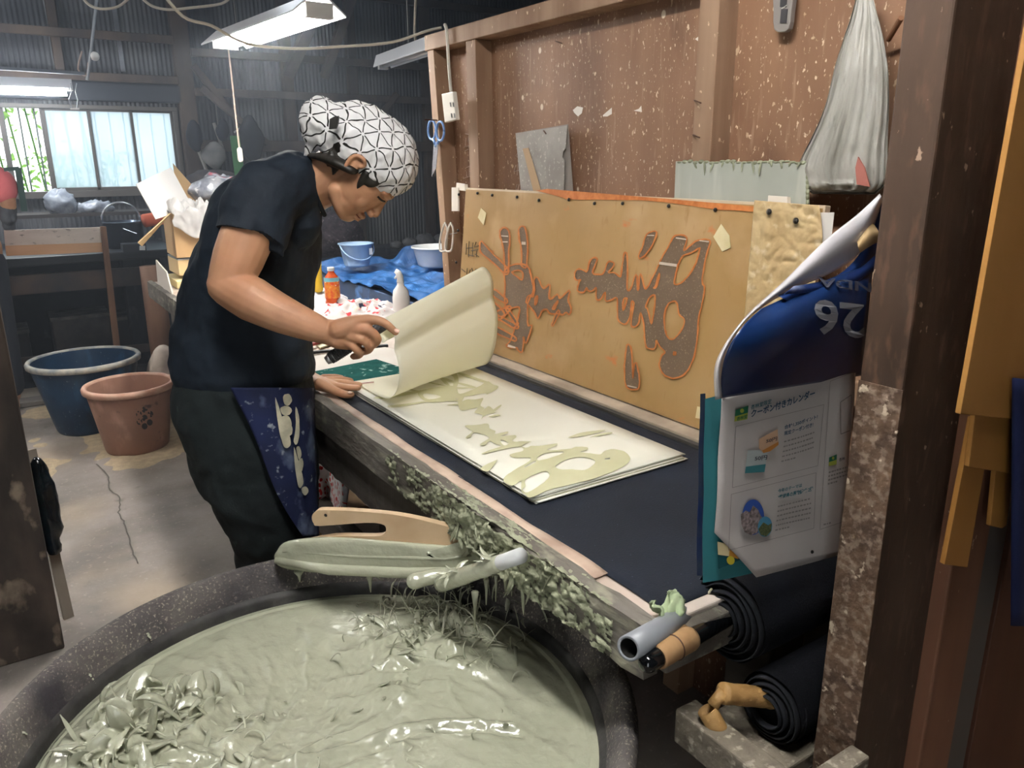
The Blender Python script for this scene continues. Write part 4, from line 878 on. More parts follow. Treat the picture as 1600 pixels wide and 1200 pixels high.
tag(tg.build('thread_tuft', M('cream_thread', 'd8d3b8', rough=.9), None), 'small tuft of cream threads on the rolled end of the upper cloth roll', 'thread')
# paper-wrapped stick of the lower roll, its broken end hanging
k0, k1 = onx(1128, 1083, .735), V(r2c)+V((.03, 0, 0)); dk = (k1-k0).normalized()
pw = thing('wrapped_core', 'brown paper-wrapped core of the lower cloth roll with a broken hanging end', 'cardboard tube', k0)
m_pap = M('wrinkled_brown_paper', 'a5814f', '8a683c', sc=20, rough=.6, bump=.8, bsc=50, bdist=.005)
b = MB(); n = 16
b.tube([k0+dk*(k1-k0).length*i/n for i in range(n+1)], [.0145+.0016*nz(i*.8, 5) for i in range(n+1)], 20); b.build('wrapped_tube', m_pap, pw, True)
b = MB(); b.tube([k0+dk*.004, k0-dk*.008-V((0, 0, .012)), k0-dk*.012-V((0, 0, .020))], [.011, .008, .009], 12); b.build('twisted_neck', m_pap, pw, True)
j0, j1 = onx(1104, 1108, .715), onx(1128, 1150, .728); dj = (j1-j0).normalized()
b = MB(); b.lathe(j0, [(.0105, .02), (.0125, 0), (.0138, .001), (.0132, .045), (.0128, .05)], 22, axis=dj, caps=(0, 1)); b.build('hanging_end', m_pap, pw, True)
b = MB(); b.lathe(j0, [(.0120, .05), (.0125, .060), (.008, .068), (0, .070)], 18, axis=dj); b.build('dark_tip', MATS['glossy_black'], pw, True)
# shelf board with end block carrying the rolls
sh = thing('roll_bracket', 'rough spattered shelf board with an upright end block under the cloth rolls', 'shelf', (.72, .55, .62))
b = MB(); b.add([onx(px, py, x) for x in (.70,) for px, py in ((1045, 1010), (1245, 1162), (1235, 1115), (1060, 985))], []); 
MB().box((.70, .455, .600), (.74, .655, .655)).build('shelf_board', M('spattered_board', '7d7466', '5f574b', sc=20, rough=.9, bump=1, bsc=60, layers=[('9a9383', 'noise', 70, .56, .66, (1, 1, 1))]), sh, bev=.003)
MB().box((.742, .520, .590), (1.30, .655, .616)).build('shelf_panel', MATS['spattered_board'], sh, bev=.003)
MB().box((.70, .428, .590), (.805, .454, .690)).build('end_block', MATS['spattered_board'], sh, bev=.003)
MB().box((.745, .456, 0), (.80, .51, .589)).build('leg', MATS['dark_beam'], sh, bev=.003)
MB().box((.86, .62, 0), (.93, .655, .589)).build('leg', MATS['dark_beam'], sh, bev=.003)
# ================================================================ the calendar
CY0 = .585
def cpt(px, py, y=CY0): return ony(px, py, y)
c_tl, c_tr, c_br, c_bl = cpt(1128, 622), cpt(1352, 586), cpt(1325, 866), cpt(1101, 915)
cal = thing('wall_calendar', 'white printed calendar with a folded-over blue cover hanging by the dark post', 'calendar', c_bl)
def pg(u, v, o=0):
    p = (c_bl*(1-u)+c_br*u)*(1-v)+(c_tl*(1-u)+c_tr*u)*v
    return p+V((0, -.004*math.sin(u*4)-.003*nz(u*3, v*3)-.006*max(0, .5-v)*max(0, .3-u)*4-o, 0))
def pgp(px, py, o):      # photo pixel of the flat page to page coordinates
    q = cpt(px, py); e1 = c_br-c_bl; e2 = c_tl-c_bl; d = q-c_bl
    a11, a12, a22 = e1.x, e2.x, e2.z; a21 = e1.z; det = a11*a22-a12*a21; u = (d.x*a22-a12*d.z)/det; v = (a11*d.z-a21*d.x)/det
    return pg(u, v, o)
m_pg = M('calendar_paper', 'cdc6c2', 'c2bab5', sc=6, rough=.5, spec=.4)
def pgpoly(b, poly, o, mi=0): b.add([pgp(x, y, o) for x, y in poly], [tuple(t) for t in geometry.tessellate_polygon([[V((p[0], p[1], 0)) for p in poly]])], mi)
# outline of the page with its turned-up lower left corner
b = MB(); out = [(1128,622),(1200,611),(1352,586),(1318,868),(1265,885),(1178,900),(1118,850),(1113,830),(1125,770)]
tri = geometry.tessellate_polygon([[V((x, y, 0)) for x, y in out]]); 
nU = 26
b.grid(lambda u, v: (lambda l, r: l*(1-u)+r*u)(pgp(1128+(1113-1128)*v if v < .85 else 1115+(1178-1115)*(v-.85)/.15, 622+v*(832-622)/.85 if v < .85 else 832+(900-832)*(v-.85)/.15, 0), pgp(1352-34*v, 586+282*v, 0)), 20, 40)
page = b.build('calendar_page', m_pg, cal, True, mods=(('SOLIDIFY', dict(thickness=.0006, offset=1)),))
b = MB(); b.grid(lambda u, v: pgp(1112-8*v+200*u, 625+(914-625)*v-32*u-8*v*u, -.010), 10, 10); b.build('teal_page', M('teal_page', '3c858c', rough=.5), cal, True)
b = MB(); b.grid(lambda u, v: pgp(1109-10*v+8*u, 618+(905-618)*v, -.014), 2, 10); b.build('page_edges', M('dark_blue_edge', '1b2a58', '3a4350', sc=30, rough=.5), cal, True)
b = MB(); pgpoly(b, [(1120,852),(1160,865),(1158,872),(1120,888)], -.0015); b.build('inner_picture', M('dark_teal_print', '14525a', rough=.5), cal)
b = MB(); pgpoly(b, [(1120,846),(1138,850),(1137,868),(1120,866)], -.0012); b.build('cream_picture', M('cream_print', 'd8c79a', rough=.5), cal)
b = MB(); pgpoly(b, [(1138,850),(1160,860),(1150,872),(1136,868)], -.0010); b.build('orange_picture', M('orange_print', 'c98d3a', rough=.5), cal)
def disc(cx, cy, rx, ry, o, n=28): return [(cx+rx*math.cos(2*math.pi*i/n), cy+ry*math.sin(2*math.pi*i/n)) for i in range(n)]
b = MB(); pgpoly(b, disc(1138, 874, 6, 6.5, 0), -.0006); b.build('yellow_dot', M('yellow_print', 'd2c03c', rough=.5), cal)
m_teal = M('teal_ink', '1f6470', rough=.6); m_navyi = M('navy_ink', '1f4560', rough=.6); m_gr = M('grey_ink', '8c8682', rough=.7); m_dk = M('dark_ink', '3c3a44', rough=.7)
def ptext(body, px, py, hpx, ang, mat, wpx=None, o=.0016, bold=.02, name='printed_text', rot=0, shear=-.08):
    vs, fs = text_geo(body, 1.0, bold)
    if not vs: return
    x0 = min(v.x for v in vs); x1 = max(v.x for v in vs); y0 = min(v.y for v in vs); y1 = max(v.y for v in vs)
    sx = (wpx/(x1-x0)) if wpx else hpx/(y1-y0); sy = hpx/(y1-y0); ca, sa = math.cos(ang), math.sin(ang); P = []
    for v in vs:
        X, Y = (v.x-x0)*sx, (v.y-y0)*sy
        if rot: X, Y = wpx-X, hpx-Y
        P.append(pgp(px+X+Y*(-shear)*1.0, py-Y+X*ang, o))
    MB().add(P, fs).build(name, mat, cal)
SL = -.18
ptext('杏林堂限定', 1170, 644, 7.5, SL, m_teal, 33)
ptext('クーポン付きカレンダー', 1170, 656, 12, SL, m_navyi, 105, bold=.03)
ptext('合計1,350ポイント!', 1222, 679, 6.5, SL, m_navyi, 56, bold=.03)
ptext('限定クーポン付き!', 1222, 688, 6.5, SL, m_navyi, 48, bold=.03)
ptext('今年のテーマは', 1213, 774, 6, SL, m_teal, 39, bold=.03)
ptext('“静岡県の風物詩”第2弾', 1213, 784, 7, SL, m_teal, 57, bold=.035)
b = MB(); rr2 = random.Random(5)
def tiny(px, py, n, wd, dy=9.3):
    for i in range(n):
        x = px-i*.9; w_ = wd*(.35 if i == n-1 else rr2.uniform(.85, 1))
        e = x
        while e < px+w_:
            l = rr2.uniform(2, 4.5); y = py+i*dy+(e-px)*SL
            pgpoly(b, [(e, y), (e+l, y+l*SL), (e+l-.2, y+2.2+l*SL), (e-.2, y+2.2)], .0014); e += l+rr2.uniform(.8, 1.8)
for ar in ((1222, 696, 5, 52, 7.2), (1213, 793, 6, 54, 6.9), (1298, 748, 4, 40, 5.2), (1286, 822, 1, 36)): b = MB(); tiny(*ar); b.build('small_print', m_gr, cal)
b = MB()
def frame(pts):
    for i in range(len(pts)):
        (x0, y0), (x1, y1) = pts[i], pts[(i+1) % len(pts)]; dx, dy = x1-x0, y1-y0; l = math.hypot(dx, dy); nx_, ny = -dy/l*.35, dx/l*.35
        pgpoly(b, [(x0+nx_, y0+ny), (x1+nx_, y1+ny), (x1-nx_, y1-ny), (x0-nx_, y0-ny)], .0010)
frame([(1148,668),(1290,650),(1280,738),(1141,762)]); frame([(1139,772),(1277,748),(1270,828),(1134,858)]); frame([(1302,618),(1344,611),(1324,820),(1280,830)])
b.build('frame_lines', m_gr, cal)
def coupon(poly, foot, col):
    b = MB(); pgpoly(b, poly, .0014); c = b.build('coupon_picture', M('coupon_face_'+col, {'orange': 'cfa98a', 'teal': 'b5bdbb'}[col], rough=.6), cal)
    b = MB(); pgpoly(b, foot, .0017); b.build('coupon_foot', M('coupon_'+col, {'orange': 'c07f3c', 'teal': '3d7f86'}[col], rough=.6), c)
coupon([(1183,690),(1212,677),(1213,701),(1190,712),(1183,704)], [(1190,712),(1200,710),(1213,701),(1213,696),(1188,708)], 'orange')
coupon([(1166,706),(1197,708),(1193,738),(1161,741)], [(1163,731),(1194,729),(1192,741),(1161,741)], 'teal')
ptext('50円', 1193, 697, 6, SL, m_dk, 17, o=.0022); ptext('50円', 1176, 723, 7, -.05, m_dk, 19, o=.0022)
for px, py in ((1146, 660), (1299, 740)):
    k_ = 1 if px < 1200 else .68
    b = MB(); pgpoly(b, [(px+1*k_, py-18*k_), (px+21*k_, py-23*k_), (px+20*k_, py-12*k_), (px, py-8*k_)], .0014); g = b.build('logo_top', M('logo_green', '1f6a4c', rough=.6), cal)
    b = MB(); pgpoly(b, [(px, py-8*k_), (px+20*k_, py-12*k_), (px+19*k_, py-2*k_), (px-1*k_, py)], .0014); b.build('logo_foot', M('logo_yellow', 'a7ae45', rough=.6), cal)
    b = MB(); pgpoly(b, disc(px+10.5*k_, py-16*k_, 3*k_, 3.4*k_, 0, 14), .0018); b.build('logo_mark', MATS['logo_yellow'], cal)
ptext('杏林堂', 1148, 659, 6, SL, MATS['logo_green'], 16, o=.0019)
ptext('杏林', 1316, 735, 5, SL, m_dk, 10)
m_ph = M('photo_print', '2f55a5', rough=.5); 
b = MB(); pgpoly(b, disc(1172, 808, 18, 27, 0), .0014); ph1 = b.build('round_photo', m_ph, cal)
b = MB(); pgpoly(b, disc(1191, 823, 12, 15.5, 0), .0018); b.build('round_photo', M('photo_sky', '4c8fb0', rough=.5), cal)
b = MB(); pgpoly(b, [(1152,803),(1160,797),(1166,800),(1172,790),(1180,797),(1184,806),(1189,812),(1186,822),(1178,832),(1168,835),(1158,830),(1153,818)], .0016); b.build('photo_blossom', M('photo_blossom_ink', 'a59493', '5d5450', sc=260, rough=.6), cal)
b = MB(); pgpoly(b, [(1180,826),(1188,816),(1196,821),(1202,818),(1201,830),(1193,838),(1184,835)], .0020); b.build('photo_foliage', M('photo_leaves_ink', '3d4a2c', '6a6f4c', sc=300, rough=.6), cal)
b = MB(); pgpoly(b, disc(1266, 862, 2.7, 2.7, 0, 16), .0016); b.build('punch_hole', MATS['black_ink'], cal)
b = MB()
for c_ in ((1328, 646, 14, 24),):
    pts = [(1319,650),(1338,642),(1336,692),(1320,696)]
    for i in range(4):
        (x0, y0), (x1, y1) = pts[i], pts[(i+1) % 4]; dx, dy = x1-x0, y1-y0; l = math.hypot(dx, dy); nx_, ny = -dy/l*.7, dx/l*.7
        pgpoly(b, [(x0+nx_, y0+ny), (x1+nx_, y1+ny), (x1-nx_, y1-ny), (x0-nx_, y0-ny)], .0014)
b.build('phone_drawing', m_gr, cal)
# blue cover folded forward over the top
m_blue = M('blue_cover', '173566', '0c1a38', sc=5, rough=.3, spec=.5, coat=.15)
left = [(1128,622,.585),(1127,590,.578),(1132,560,.568),(1146,530,.560),(1165,505,.556),(1190,482,.556)]
right = [(1352,586,.585),(1352,560,.572),(1354,520,.560),(1358,480,.558),(1362,440,.562),(1366,410,.570)]
Lp = crom([(a, b_, c) for a, b_, c in left], 4, closed=False); Rp = crom([(a, b_, c) for a, b_, c in right], 4, closed=False)
def cover(u, v):
    f = v*(len(Lp)-1); i = min(int(f), len(Lp)-2); t = f-i; l = Lp[i]*(1-t)+Lp[i+1]*t; r = Rp[i]*(1-t)+Rp[i+1]*t
    q = l*(1-u)+r*u; y = q.z-.022*math.sin(math.pi*v)*math.sin(math.pi*min(1, u*1.1))-.006*math.sin(u*5+v*4)
    py = q.y + 22*math.sin(math.pi*u)*v*(-0.15)
    return ony(q.x, py, y)
cov = MB().grid(cover, 30, 30).build('folded_cover', m_blue, cal, True, mods=(('SOLIDIFY', dict(thickness=.0006)),))
def cov_at(px, py, o=.002):
    best = None
    for j in range(41):
        for i in range(41):
            p = cover(i/40, j/40); d = p-CAM; z = d.dot(FW); x = 800+d.dot(CX)/z*FPX; y = 600-d.dot(CY)/z*FPX; e = (x-px)**2+(y-py)**2
            if best is None or e < best[0]: best = (e, p.y)
    return ony(px, py, best[1]-o)
def ctext(body, px, py, hpx, wpx, mat, o=.003):
    vs, fs = text_geo(body, 1.0, .02); x0 = min(v.x for v in vs); x1 = max(v.x for v in vs); y0 = min(v.y for v in vs); y1 = max(v.y for v in vs)
    yy = cov_at(px+wpx/2, py-hpx/2).y
    P = []
    for v in vs:
        X, Y = wpx*(1-(v.x-x0)/(x1-x0)), hpx*(1-(v.y-y0)/(y1-y0)); X2, Y2 = px+X-(Y-hpx/2)*.05, py-Y+(X-wpx/2)*.12
        d = CAM; P.append(cov_at(X2, Y2, o))
    MB().add(P, fs).build('cover_lettering', mat, cal)
m_sil = M('silver_lettering', '8f9096', rough=.4)
ctext('26', 1273, 526, 55, 78, m_sil)
ctext('NDA', 1278, 452, 15, 84, M('dim_silver', '4a4c58', rough=.4))
def quadstrip(name, A, B_, ya, yb2, mat, bul=0):
    a = crom([(x, y, 0) for x, y in A], 5, closed=False); c = crom([(x, y, 0) for x, y in B_], 5, closed=False)
    def fn(u, v):
        f = u*(len(a)-1); i = min(int(f), len(a)-2); t = f-i; p = a[i]*(1-t)+a[i+1]*t; q = c[i]*(1-t)+c[i+1]*t; r = p*(1-v)+q*v
        y = ya[0]*(1-u)+ya[1]*u+(yb2[0]-ya[0])*(1-u)*v+(yb2[1]-ya[1])*u*v-bul*math.sin(math.pi*v)
        return ony(r.x, r.y, y)
    return MB().grid(fn, 40, 14).build(name, mat, cal, True, mods=(('SOLIDIFY', dict(thickness=.0006)),))
m_silver = M('glossy_white_back', 'c9c6c8', 'b4b1b4', sc=9, rough=.25, spec=.6, coat=.3)
quadstrip('turned_page_back', [(1118,625),(1117,575),(1135,535),(1170,490),(1225,440),(1290,375),(1340,335),(1375,303)], [(1128,622),(1127,575),(1143,532),(1175,492),(1230,456),(1300,425),(1352,385),(1379,312)], (.583, .560), (.580, .570), m_silver, .010)
quadstrip('turned_blue_page', [(1215,462),(1260,446),(1310,430),(1350,385),(1376,306)], [(1230,470),(1270,452),(1320,435),(1368,400),(1384,345)], (.566, .572), (.560, .574), M('blue_page', '2a4f94', '1c356b', sc=9, rough=.4), .004)
quadstrip('turned_tan_page', [(1338,375),(1352,352),(1364,348)], [(1344,395),(1368,380),(1384,378)], (.563, .562), (.556, .556), M('tan_page', 'b39263', 'c7ab80', sc=20, rough=.4), .006)
quadstrip('turned_dark_page', [(1240,447),(1290,438),(1340,420),(1368,398)], [(1225,460),(1280,456),(1330,446),(1380,414)], (.560, .560), (.556, .556), M('dark_blue_page', '1a2d5a', '8088a0', sc=18, rough=.3, lo=.6, hi=.75), .003)
# ================================================================ hanging and leaning things on the partition
def px_(px, py, x=1.395): return onx(px, py, x)
# plastic bag
bag = thing('plastic_bag', 'crumpled dusty white plastic carrier bag hanging on the partition', 'plastic bag', px_(1345, 5, 1.36))
rowsb = [(-14,1340,1362,.008),(20,1332,1370,.014),(60,1318,1380,.022),(110,1303,1388,.032),(170,1288,1389,.040),(220,1266,1387,.044),(262,1248,1386,.046),(290,1256,1383,.042),(303,1268,1368,.030)]
b = MB(); n = 72; R_ = []
rw = crom([(a, l, r, t*100) if False else V((a, l, r)) for a, l, r, t in rowsb], 4, closed=False); th = [x[3] for x in rowsb]
for i, q in enumerate(rw):
    f = i/(len(rw)-1)*(len(th)-1); j = min(int(f), len(th)-2); t_ = th[j]*(1-f+j)+th[j+1]*(f-j); row = []
    for k_ in range(n):
        a = 2*math.pi*k_/n; u = (1-math.cos(a))/2; fold = .013*nz(math.cos(a)*7+3, math.sin(a)*7, i*.03)+.005*nz(math.cos(a)*20, math.sin(a)*20, i*.12)+.003*nz(a*2, i*.7)
        p = onx(q.y+(q.z-q.y)*u, q.x+5*nz(a*1.5, i*.2)+(6*math.sin(u*math.pi)*(-1 if i > len(rw)-6 else 0)), 1.372-t_*math.sin(a)*.5-t_*.5-fold*min(1, i/6)*1.4)
        row.append(p)
    R_.append(row)
loft(b, R_); b.build('bag_body', M('dusty_film', 'c9c6bd', 'a8a59b', sc=18, st=(1, 1, .25), rough=.35, spec=.5, translu=.25, layers=[('8a867c', 'noise', 60, .6, .75, (1, 1, .3)), ('dedad0', 'noise', 25, .6, .75, (1, 1, .2))], bump=.6, bsc=50, bdist=.006), bag, True)
b = MB()
b.prism([px_(*p, 1.318) for p in ((1342, 245), (1352, 262), (1360, 292), (1340, 288), (1338, 262))], (-1, 0, 0), .003); b.build('red_patch', M('dusty_red', 'a8675b', rough=.7), bag)
tag(MB().tube([onx(1388, 62, 1.39), onx(1408, 28, 1.36)], .005, 10).build('wooden_peg', M('peg_wood', '8a6248', rough=.6)), 'short brown wooden peg sticking out beside the top of the plastic bag', 'peg')
# thermometer-like grey holder
hold = thing('wall_holder', 'grey oblong plastic holder with a window hanging at the top of the partition', 'holder', px_(1228, 20))
b = MB(); b.prism([px_(*p, 1.403) for p in crom([(1217,-20),(1245,-20),(1243,20),(1239,46),(1228,51),(1216,47),(1215,20)], 2)], (-1, 0, 0), .014); b.build('case', M('grey_plastic', '8b8580', rough=.5), hold, bev=.002)
for ya, yb3 in ((-20, 11), (14, 36)):
    b = MB(); b.prism([px_(*p, 1.388) for p in ((1221, ya), (1231, ya), (1229, yb3), (1219, yb3))], (-1, 0, 0), .001); b.build('window', M('dark_window', '3d3b3d', rough=.3), hold)
b = MB(); b.tube([px_(1230, 8, 1.388), px_(1221, 14, 1.388)], .0014, 6); b.build('bar', M('pale_edge', 'c8c2ba', rough=.5), hold)
# grey translucent sheet behind the screen
b = MB(); P = [(1058,252),(1263,255),(1266,330),(1055,330)]
gb = thing('grey_plastic_board', 'translucent grey board smeared with dried paste along its top edge, behind the screen', 'board', px_(1160, 320, 1.33))
b.prism([onx(x, y, 1.345) for x, y in P], (-1, 0, 0), .005); b.build('board', M('milky_plastic', 'b3b6ac', 'a2a59a', sc=5, st=(1, 1, .3), rough=.3, layers=[('c6c8bd', 'noise', 16, .55, .75, (1, 1, .15))]), gb, bev=.001)
b = MB()
for i in range(24):
    x = 1062+i*8.4; b.ell(onx(x, 253+random.uniform(-1, 2), 1.342), (.005, .008, random.uniform(.002, .005)), 8, 6)
for i in range(12): ribbon(b, onx(1085+i*15, 253, 1.338), (0, random.uniform(-.5, .5), -1), random.uniform(.01, .03), .003, random.uniform(-1, 1), random)
for i in range(8): b.ell(onx(1262, 260+i*8, 1.341), (.004, .004, .006), 8, 6)
tag(b.build('dried_paste', m_green, gb, True), kind='stuff')
# clear plastic folder on a nail
pf_ = thing('plastic_folder', 'dusty translucent plastic folder hanging from a nail on the partition', 'folder', px_(850, 205, 1.40))
MB().prism([onx(x, y, 1.400) for x, y in ((818, 206), (888, 194), (896, 302), (830, 304))], (-1, 0, 0), .0015).build('back_sheet', M('folder_film', 'a69d94', rough=.35, alpha=.72, spec=.5), pf_)
fp = [(806,208),(882,197),(887,196),(884,232),(880,237),(879,246),(883,251),(881,302),(815,302)]
MB().prism([onx(x, y, 1.392) for x, y in fp], (-1, 0, 0), .0015).build('front_sheet', M('folder_film_front', 'bdb8b0', 'a39c93', sc=14, rough=.35, alpha=.82, spec=.5, layers=[('e2ddd4', 'noise', 90, .6, .7, (1, 1, 1))]), pf_)
MB().prism([onx(x, y, 1.389) for x, y in ((817, 232), (826, 231), (842, 285), (846, 300), (834, 300))], (-1, 0, 0), .001).build('yellowed_strip', M('yellowed_film', 'b39672', rough=.5), pf_)
b = MB(); b.tube([onx(848, 203, 1.41), onx(850, 205, 1.38), onx(853, 209, 1.378)], .0018, 8); b.build('nail', M('rusty_nail', '5f4438', rough=.6, metal=.5), pf_)
for i, (px, py) in enumerate(((868, 64), (1085, 157), (1083, 211))):
    tag(MB().tube([onx(px, py, 1.42 if i == 0 else 1.36), onx(px+10, py+4, 1.40 if i == 0 else 1.335)], .0016, 6).build('nail', MATS['rusty_nail']), ('bent rusty nail high on the plywood panel', 'upper rusty nail on the middle stud of the partition', 'lower rusty nail on the middle stud of the partition')[i], 'nail')
# white peeled paint flakes and chalk tally marks
b = MB()
for poly in ([(895,172),(902,166),(911,168),(909,177),(903,182),(897,176)], [(942,180),(950,173),(956,168),(956,178),(949,182),(942,182)], [(990,173),(998,170),(1002,165),(1003,175),(996,174)], [(1086,61),(1094,55),(1100,58),(1097,64),(1090,64)]):
    b.add([onx(x, y, 1.4185) for x, y in poly], [tuple(range(len(poly)))])
wp = bpy.data.objects['wall_partition']
b.build('paint_flakes', M('white_flake', 'e6ded4', rough=.6), wp)
chalk = [[(727,209),(738,211)],[(733,210),(731,222)],[(732,216),(738,217)],[(728,216),(727,228)],[(725,230),(737,227)],[(726,236),(732,233)],[(737,222),(732,231)],
         [(729,262),(737,258)],[(733,261),(733,275)],[(733,268),(738,267)],[(729,268),(730,277)],[(724,279),(739,274)],[(738,258),(742,257)],
         [(807,232),(811,236),(806,243),(811,248)],[(806,258),(803,268),(811,266)],[(809,256),(808,274)],[(808,288),(806,296),(811,297)],[(811,288),(809,300)]]
strokes('chalk_marks', chalk, lambda px, py: onx(px, py, 1.4175), .0011, M('chalk', 'b9a396', rough=.9), wp)
# scissors hanging from a nail on the end post
sc0 = thing('scissors', 'blue-handled scissors hanging from a nail on the end post', 'scissors', onx(683, 215, 1.345))
X_ = lambda px, py, x=1.345: onx(px, py, x)
for nm, cx, cy, s in (('handle', 675, 203, -1), ('handle', 688, 205, 1)):
    pts = [X_(cx+6*math.cos(a), cy+15*math.sin(a)) for a in [2*math.pi*i/20 for i in range(21)]]; b = MB(); b.tube(pts, .0042, 8); b.tube([X_(cx-s*2, cy+14), X_(681, cy+24)], .005, 8); b.build(nm, M('blue_handle', '7b9fd6', rough=.4), sc0, True)
for q, (tx_, w_) in enumerate(((675, 1), (680, -1))): MB().prism([X_(*p, 1.344+.003*q) for p in ((678, 226), (685, 226), (680+2*w_, 262), (tx_, 276))], (-1, 0, 0), .0015).build('blade', M('steel', 'c2c6cc', rough=.25, metal=.8), sc0)
b = MB(); b.tube([onx(686, 188, 1.37), onx(664, 187, 1.30)], .0022, 8); b.build('nail', MATS['rusty_nail'], sc0)
# white clips hanging on the end post
cl = thing('spring_clips', 'pair of white wire-sprung clips hanging by the left edge of the screen', 'clips', onx(698, 365, 1.33))
for dx_ in (0, 9):
    MB().tube([onx(x+dx_, y, 1.335-.002*dx_) for x, y in crom([(694,350),(688,372),(687,390),(692,393),(697,388),(699,360),(696,350)], 3)], .0034, 8, flat=1).build('clip_arm', M('dusty_white', 'd6d0c6', rough=.5), cl, True)
MB().tube([onx(702, 366, 1.325), onx(714, 364, 1.30)], .0014, 6).build('wire', MATS['steel'], cl)
# power strip hanging on its cable
ps = thing('power_strip', 'white two-socket extension outlet hanging on its cable beside the end post', 'power outlet', onx(707, 165, 1.345))
pw_ = [(695,38),(698,48),(700,80),(702,110),(704,135),(705,144)]
MB().prism([onx(x, y, 1.335) for x, y in ((696, 147), (714, 143), (719, 187), (701, 192))], (-1, 0, 0), .016).build('outlet_body', M('ivory_plastic', 'e8e2d6', rough=.45), ps, bev=.003)
for y in (160, 177):
    for k_ in (0, 4.5): MB().prism([onx(703+k_+(y-160)*.1, y, 1.318), onx(704+k_+(y-160)*.1, y, 1.318), onx(705+k_+(y-160)*.1, y+7, 1.318), onx(704+k_+(y-160)*.1, y+7, 1.318)], (-1, 0, 0), .001).build('slot', MATS['dark_window'], ps)
cab = [(240,-30),(285,25),(330,40),(370,62),(405,72),(470,76),(530,73),(590,69),(625,63),(665,49),(690,43)]
pts = []
for i, (x, y) in enumerate(cab): pts.append(onx(x, y, .9+.46*i/(len(cab)-1)) if False else ond(x, y, 2.3+.62*math.sin(math.pi*i/(len(cab)-1)*.5)))
MB().tube(crom([tuple(p) for p in pts], 5, closed=False), .0045, 8).build('cable', M('ivory_cable', 'cfc8ba', rough=.5), ps, True)
MB().tube(crom([tuple(onx(x, y, 1.343)) for x, y in pw_], 4, closed=False), .0055, 8).build('cord_drop', MATS['ivory_cable'], ps, True)
# crumpled brown paper pinned on the right of the screen, white paper behind
cr = thing('crumpled_paper', 'crumpled beige wax paper sheet pinned over the right end of the screen', 'paper', onScr(.01)(1225, 400))
def crf(u, v):
    xl = 1179-16*v; xr = 1280+6*math.sin(v*5)-10*v*v; yt = 313+8*u; yb4 = 500
    px, py = xl+(xr-xl)*u, yt+(yb4-yt)*v
    h = .006*abs(nz(u*4, v*6, 2))+.004*abs(nz(u*8, v*12, 5))+.0012*abs(nz(u*20, v*24, 8))
    return onScr(.008+h)(px, py)
MB().grid(crf, 60, 90).build('wax_paper', M('beige_wax_paper', 'c6ae82', 'b59a6d', sc=9, rough=.6, layers=[('d9c7a2', 'noise', 30, .58, .7, (1, 1, 1))], bump=.3, bsc=90), cr, True, mods=(('SOLIDIFY', dict(thickness=.0008)),))
for px, py in ((1202, 331), (1244, 345)): MB().lathe(onScr(.016)(px, py), [(.006, 0), (.006, .002), (0, .004)], 14, axis=SN).build('pin', MATS['black_pin'], cr, True)
tag(MB().prism([onScr(.003)(*p) for p in ((1276, 332), (1304, 332), (1300, 365), (1286, 400), (1276, 400))], SN, .001).build('white_paper', M('white_note', 'd9d4cc', rough=.7)), 'small white paper sticking out behind the crumpled beige paper', 'paper')
# ================================================================ hangings on the near right boards
m_card = M('tan_board', 'a8793f', '98692f', sc=7, st=(1, 1, .12), rough=.55)
Yr = .425
def hb(name, poly, lab, y=Yr, mat=m_card, th=.006): 
    return tag(MB().prism([ony(x, y_, y) for x, y_ in poly], (0, -1, 0), th).build(name, mat, bev=.001), lab, 'board')
hb('hanging_board', [(1606,0),(1700,0),(1640,655),(1594,655),(1492,645)], 'tall tan cardboard panel at the right edge, topmost of the overlapping strips', Yr-.014)
hb('hanging_strip', [(1516,640),(1592,640),(1580,739),(1530,731),(1506,727)], 'short tan cardboard strip just below the tall tan panel', Yr-.007)
hb('hanging_strip', [(1512,650),(1543,655),(1504,884),(1468,879)], 'long narrow tan cardboard strip hanging lowest at the right', Yr)
hb('hanging_strip', [(1556,650),(1588,650),(1565,818),(1558,823),(1540,819)], 'tan cardboard strip with a rounded bottom beside the blue cloth', Yr)
bc = MB().grid(lambda u, v: ony(1583+u*80-(4-1.5*u)*v, 590+v*385+10*u, .40-.006*math.sin(u*9)), 20, 20)
tag(bc.build('blue_cloth', M('royal_blue_cloth', '17234f', '101a40', sc=8, rough=.9, bump=.3), None, True, mods=(('SOLIDIFY', dict(thickness=.003)),)), 'dark blue cloth hanging at the extreme right edge', 'cloth')
# ================================================================ wall behind the camera, with a doorway added to let some light in
struct('wall_front', MB().box((-3.5, -1.5, 0), (-2.0, -1.4, 3.4)).box((-1.1, -1.5, 0), (5, -1.4, 3.4)).box((-2.0, -1.5, 2.1), (-1.1, -1.4, 3.4)), m_cementwall)
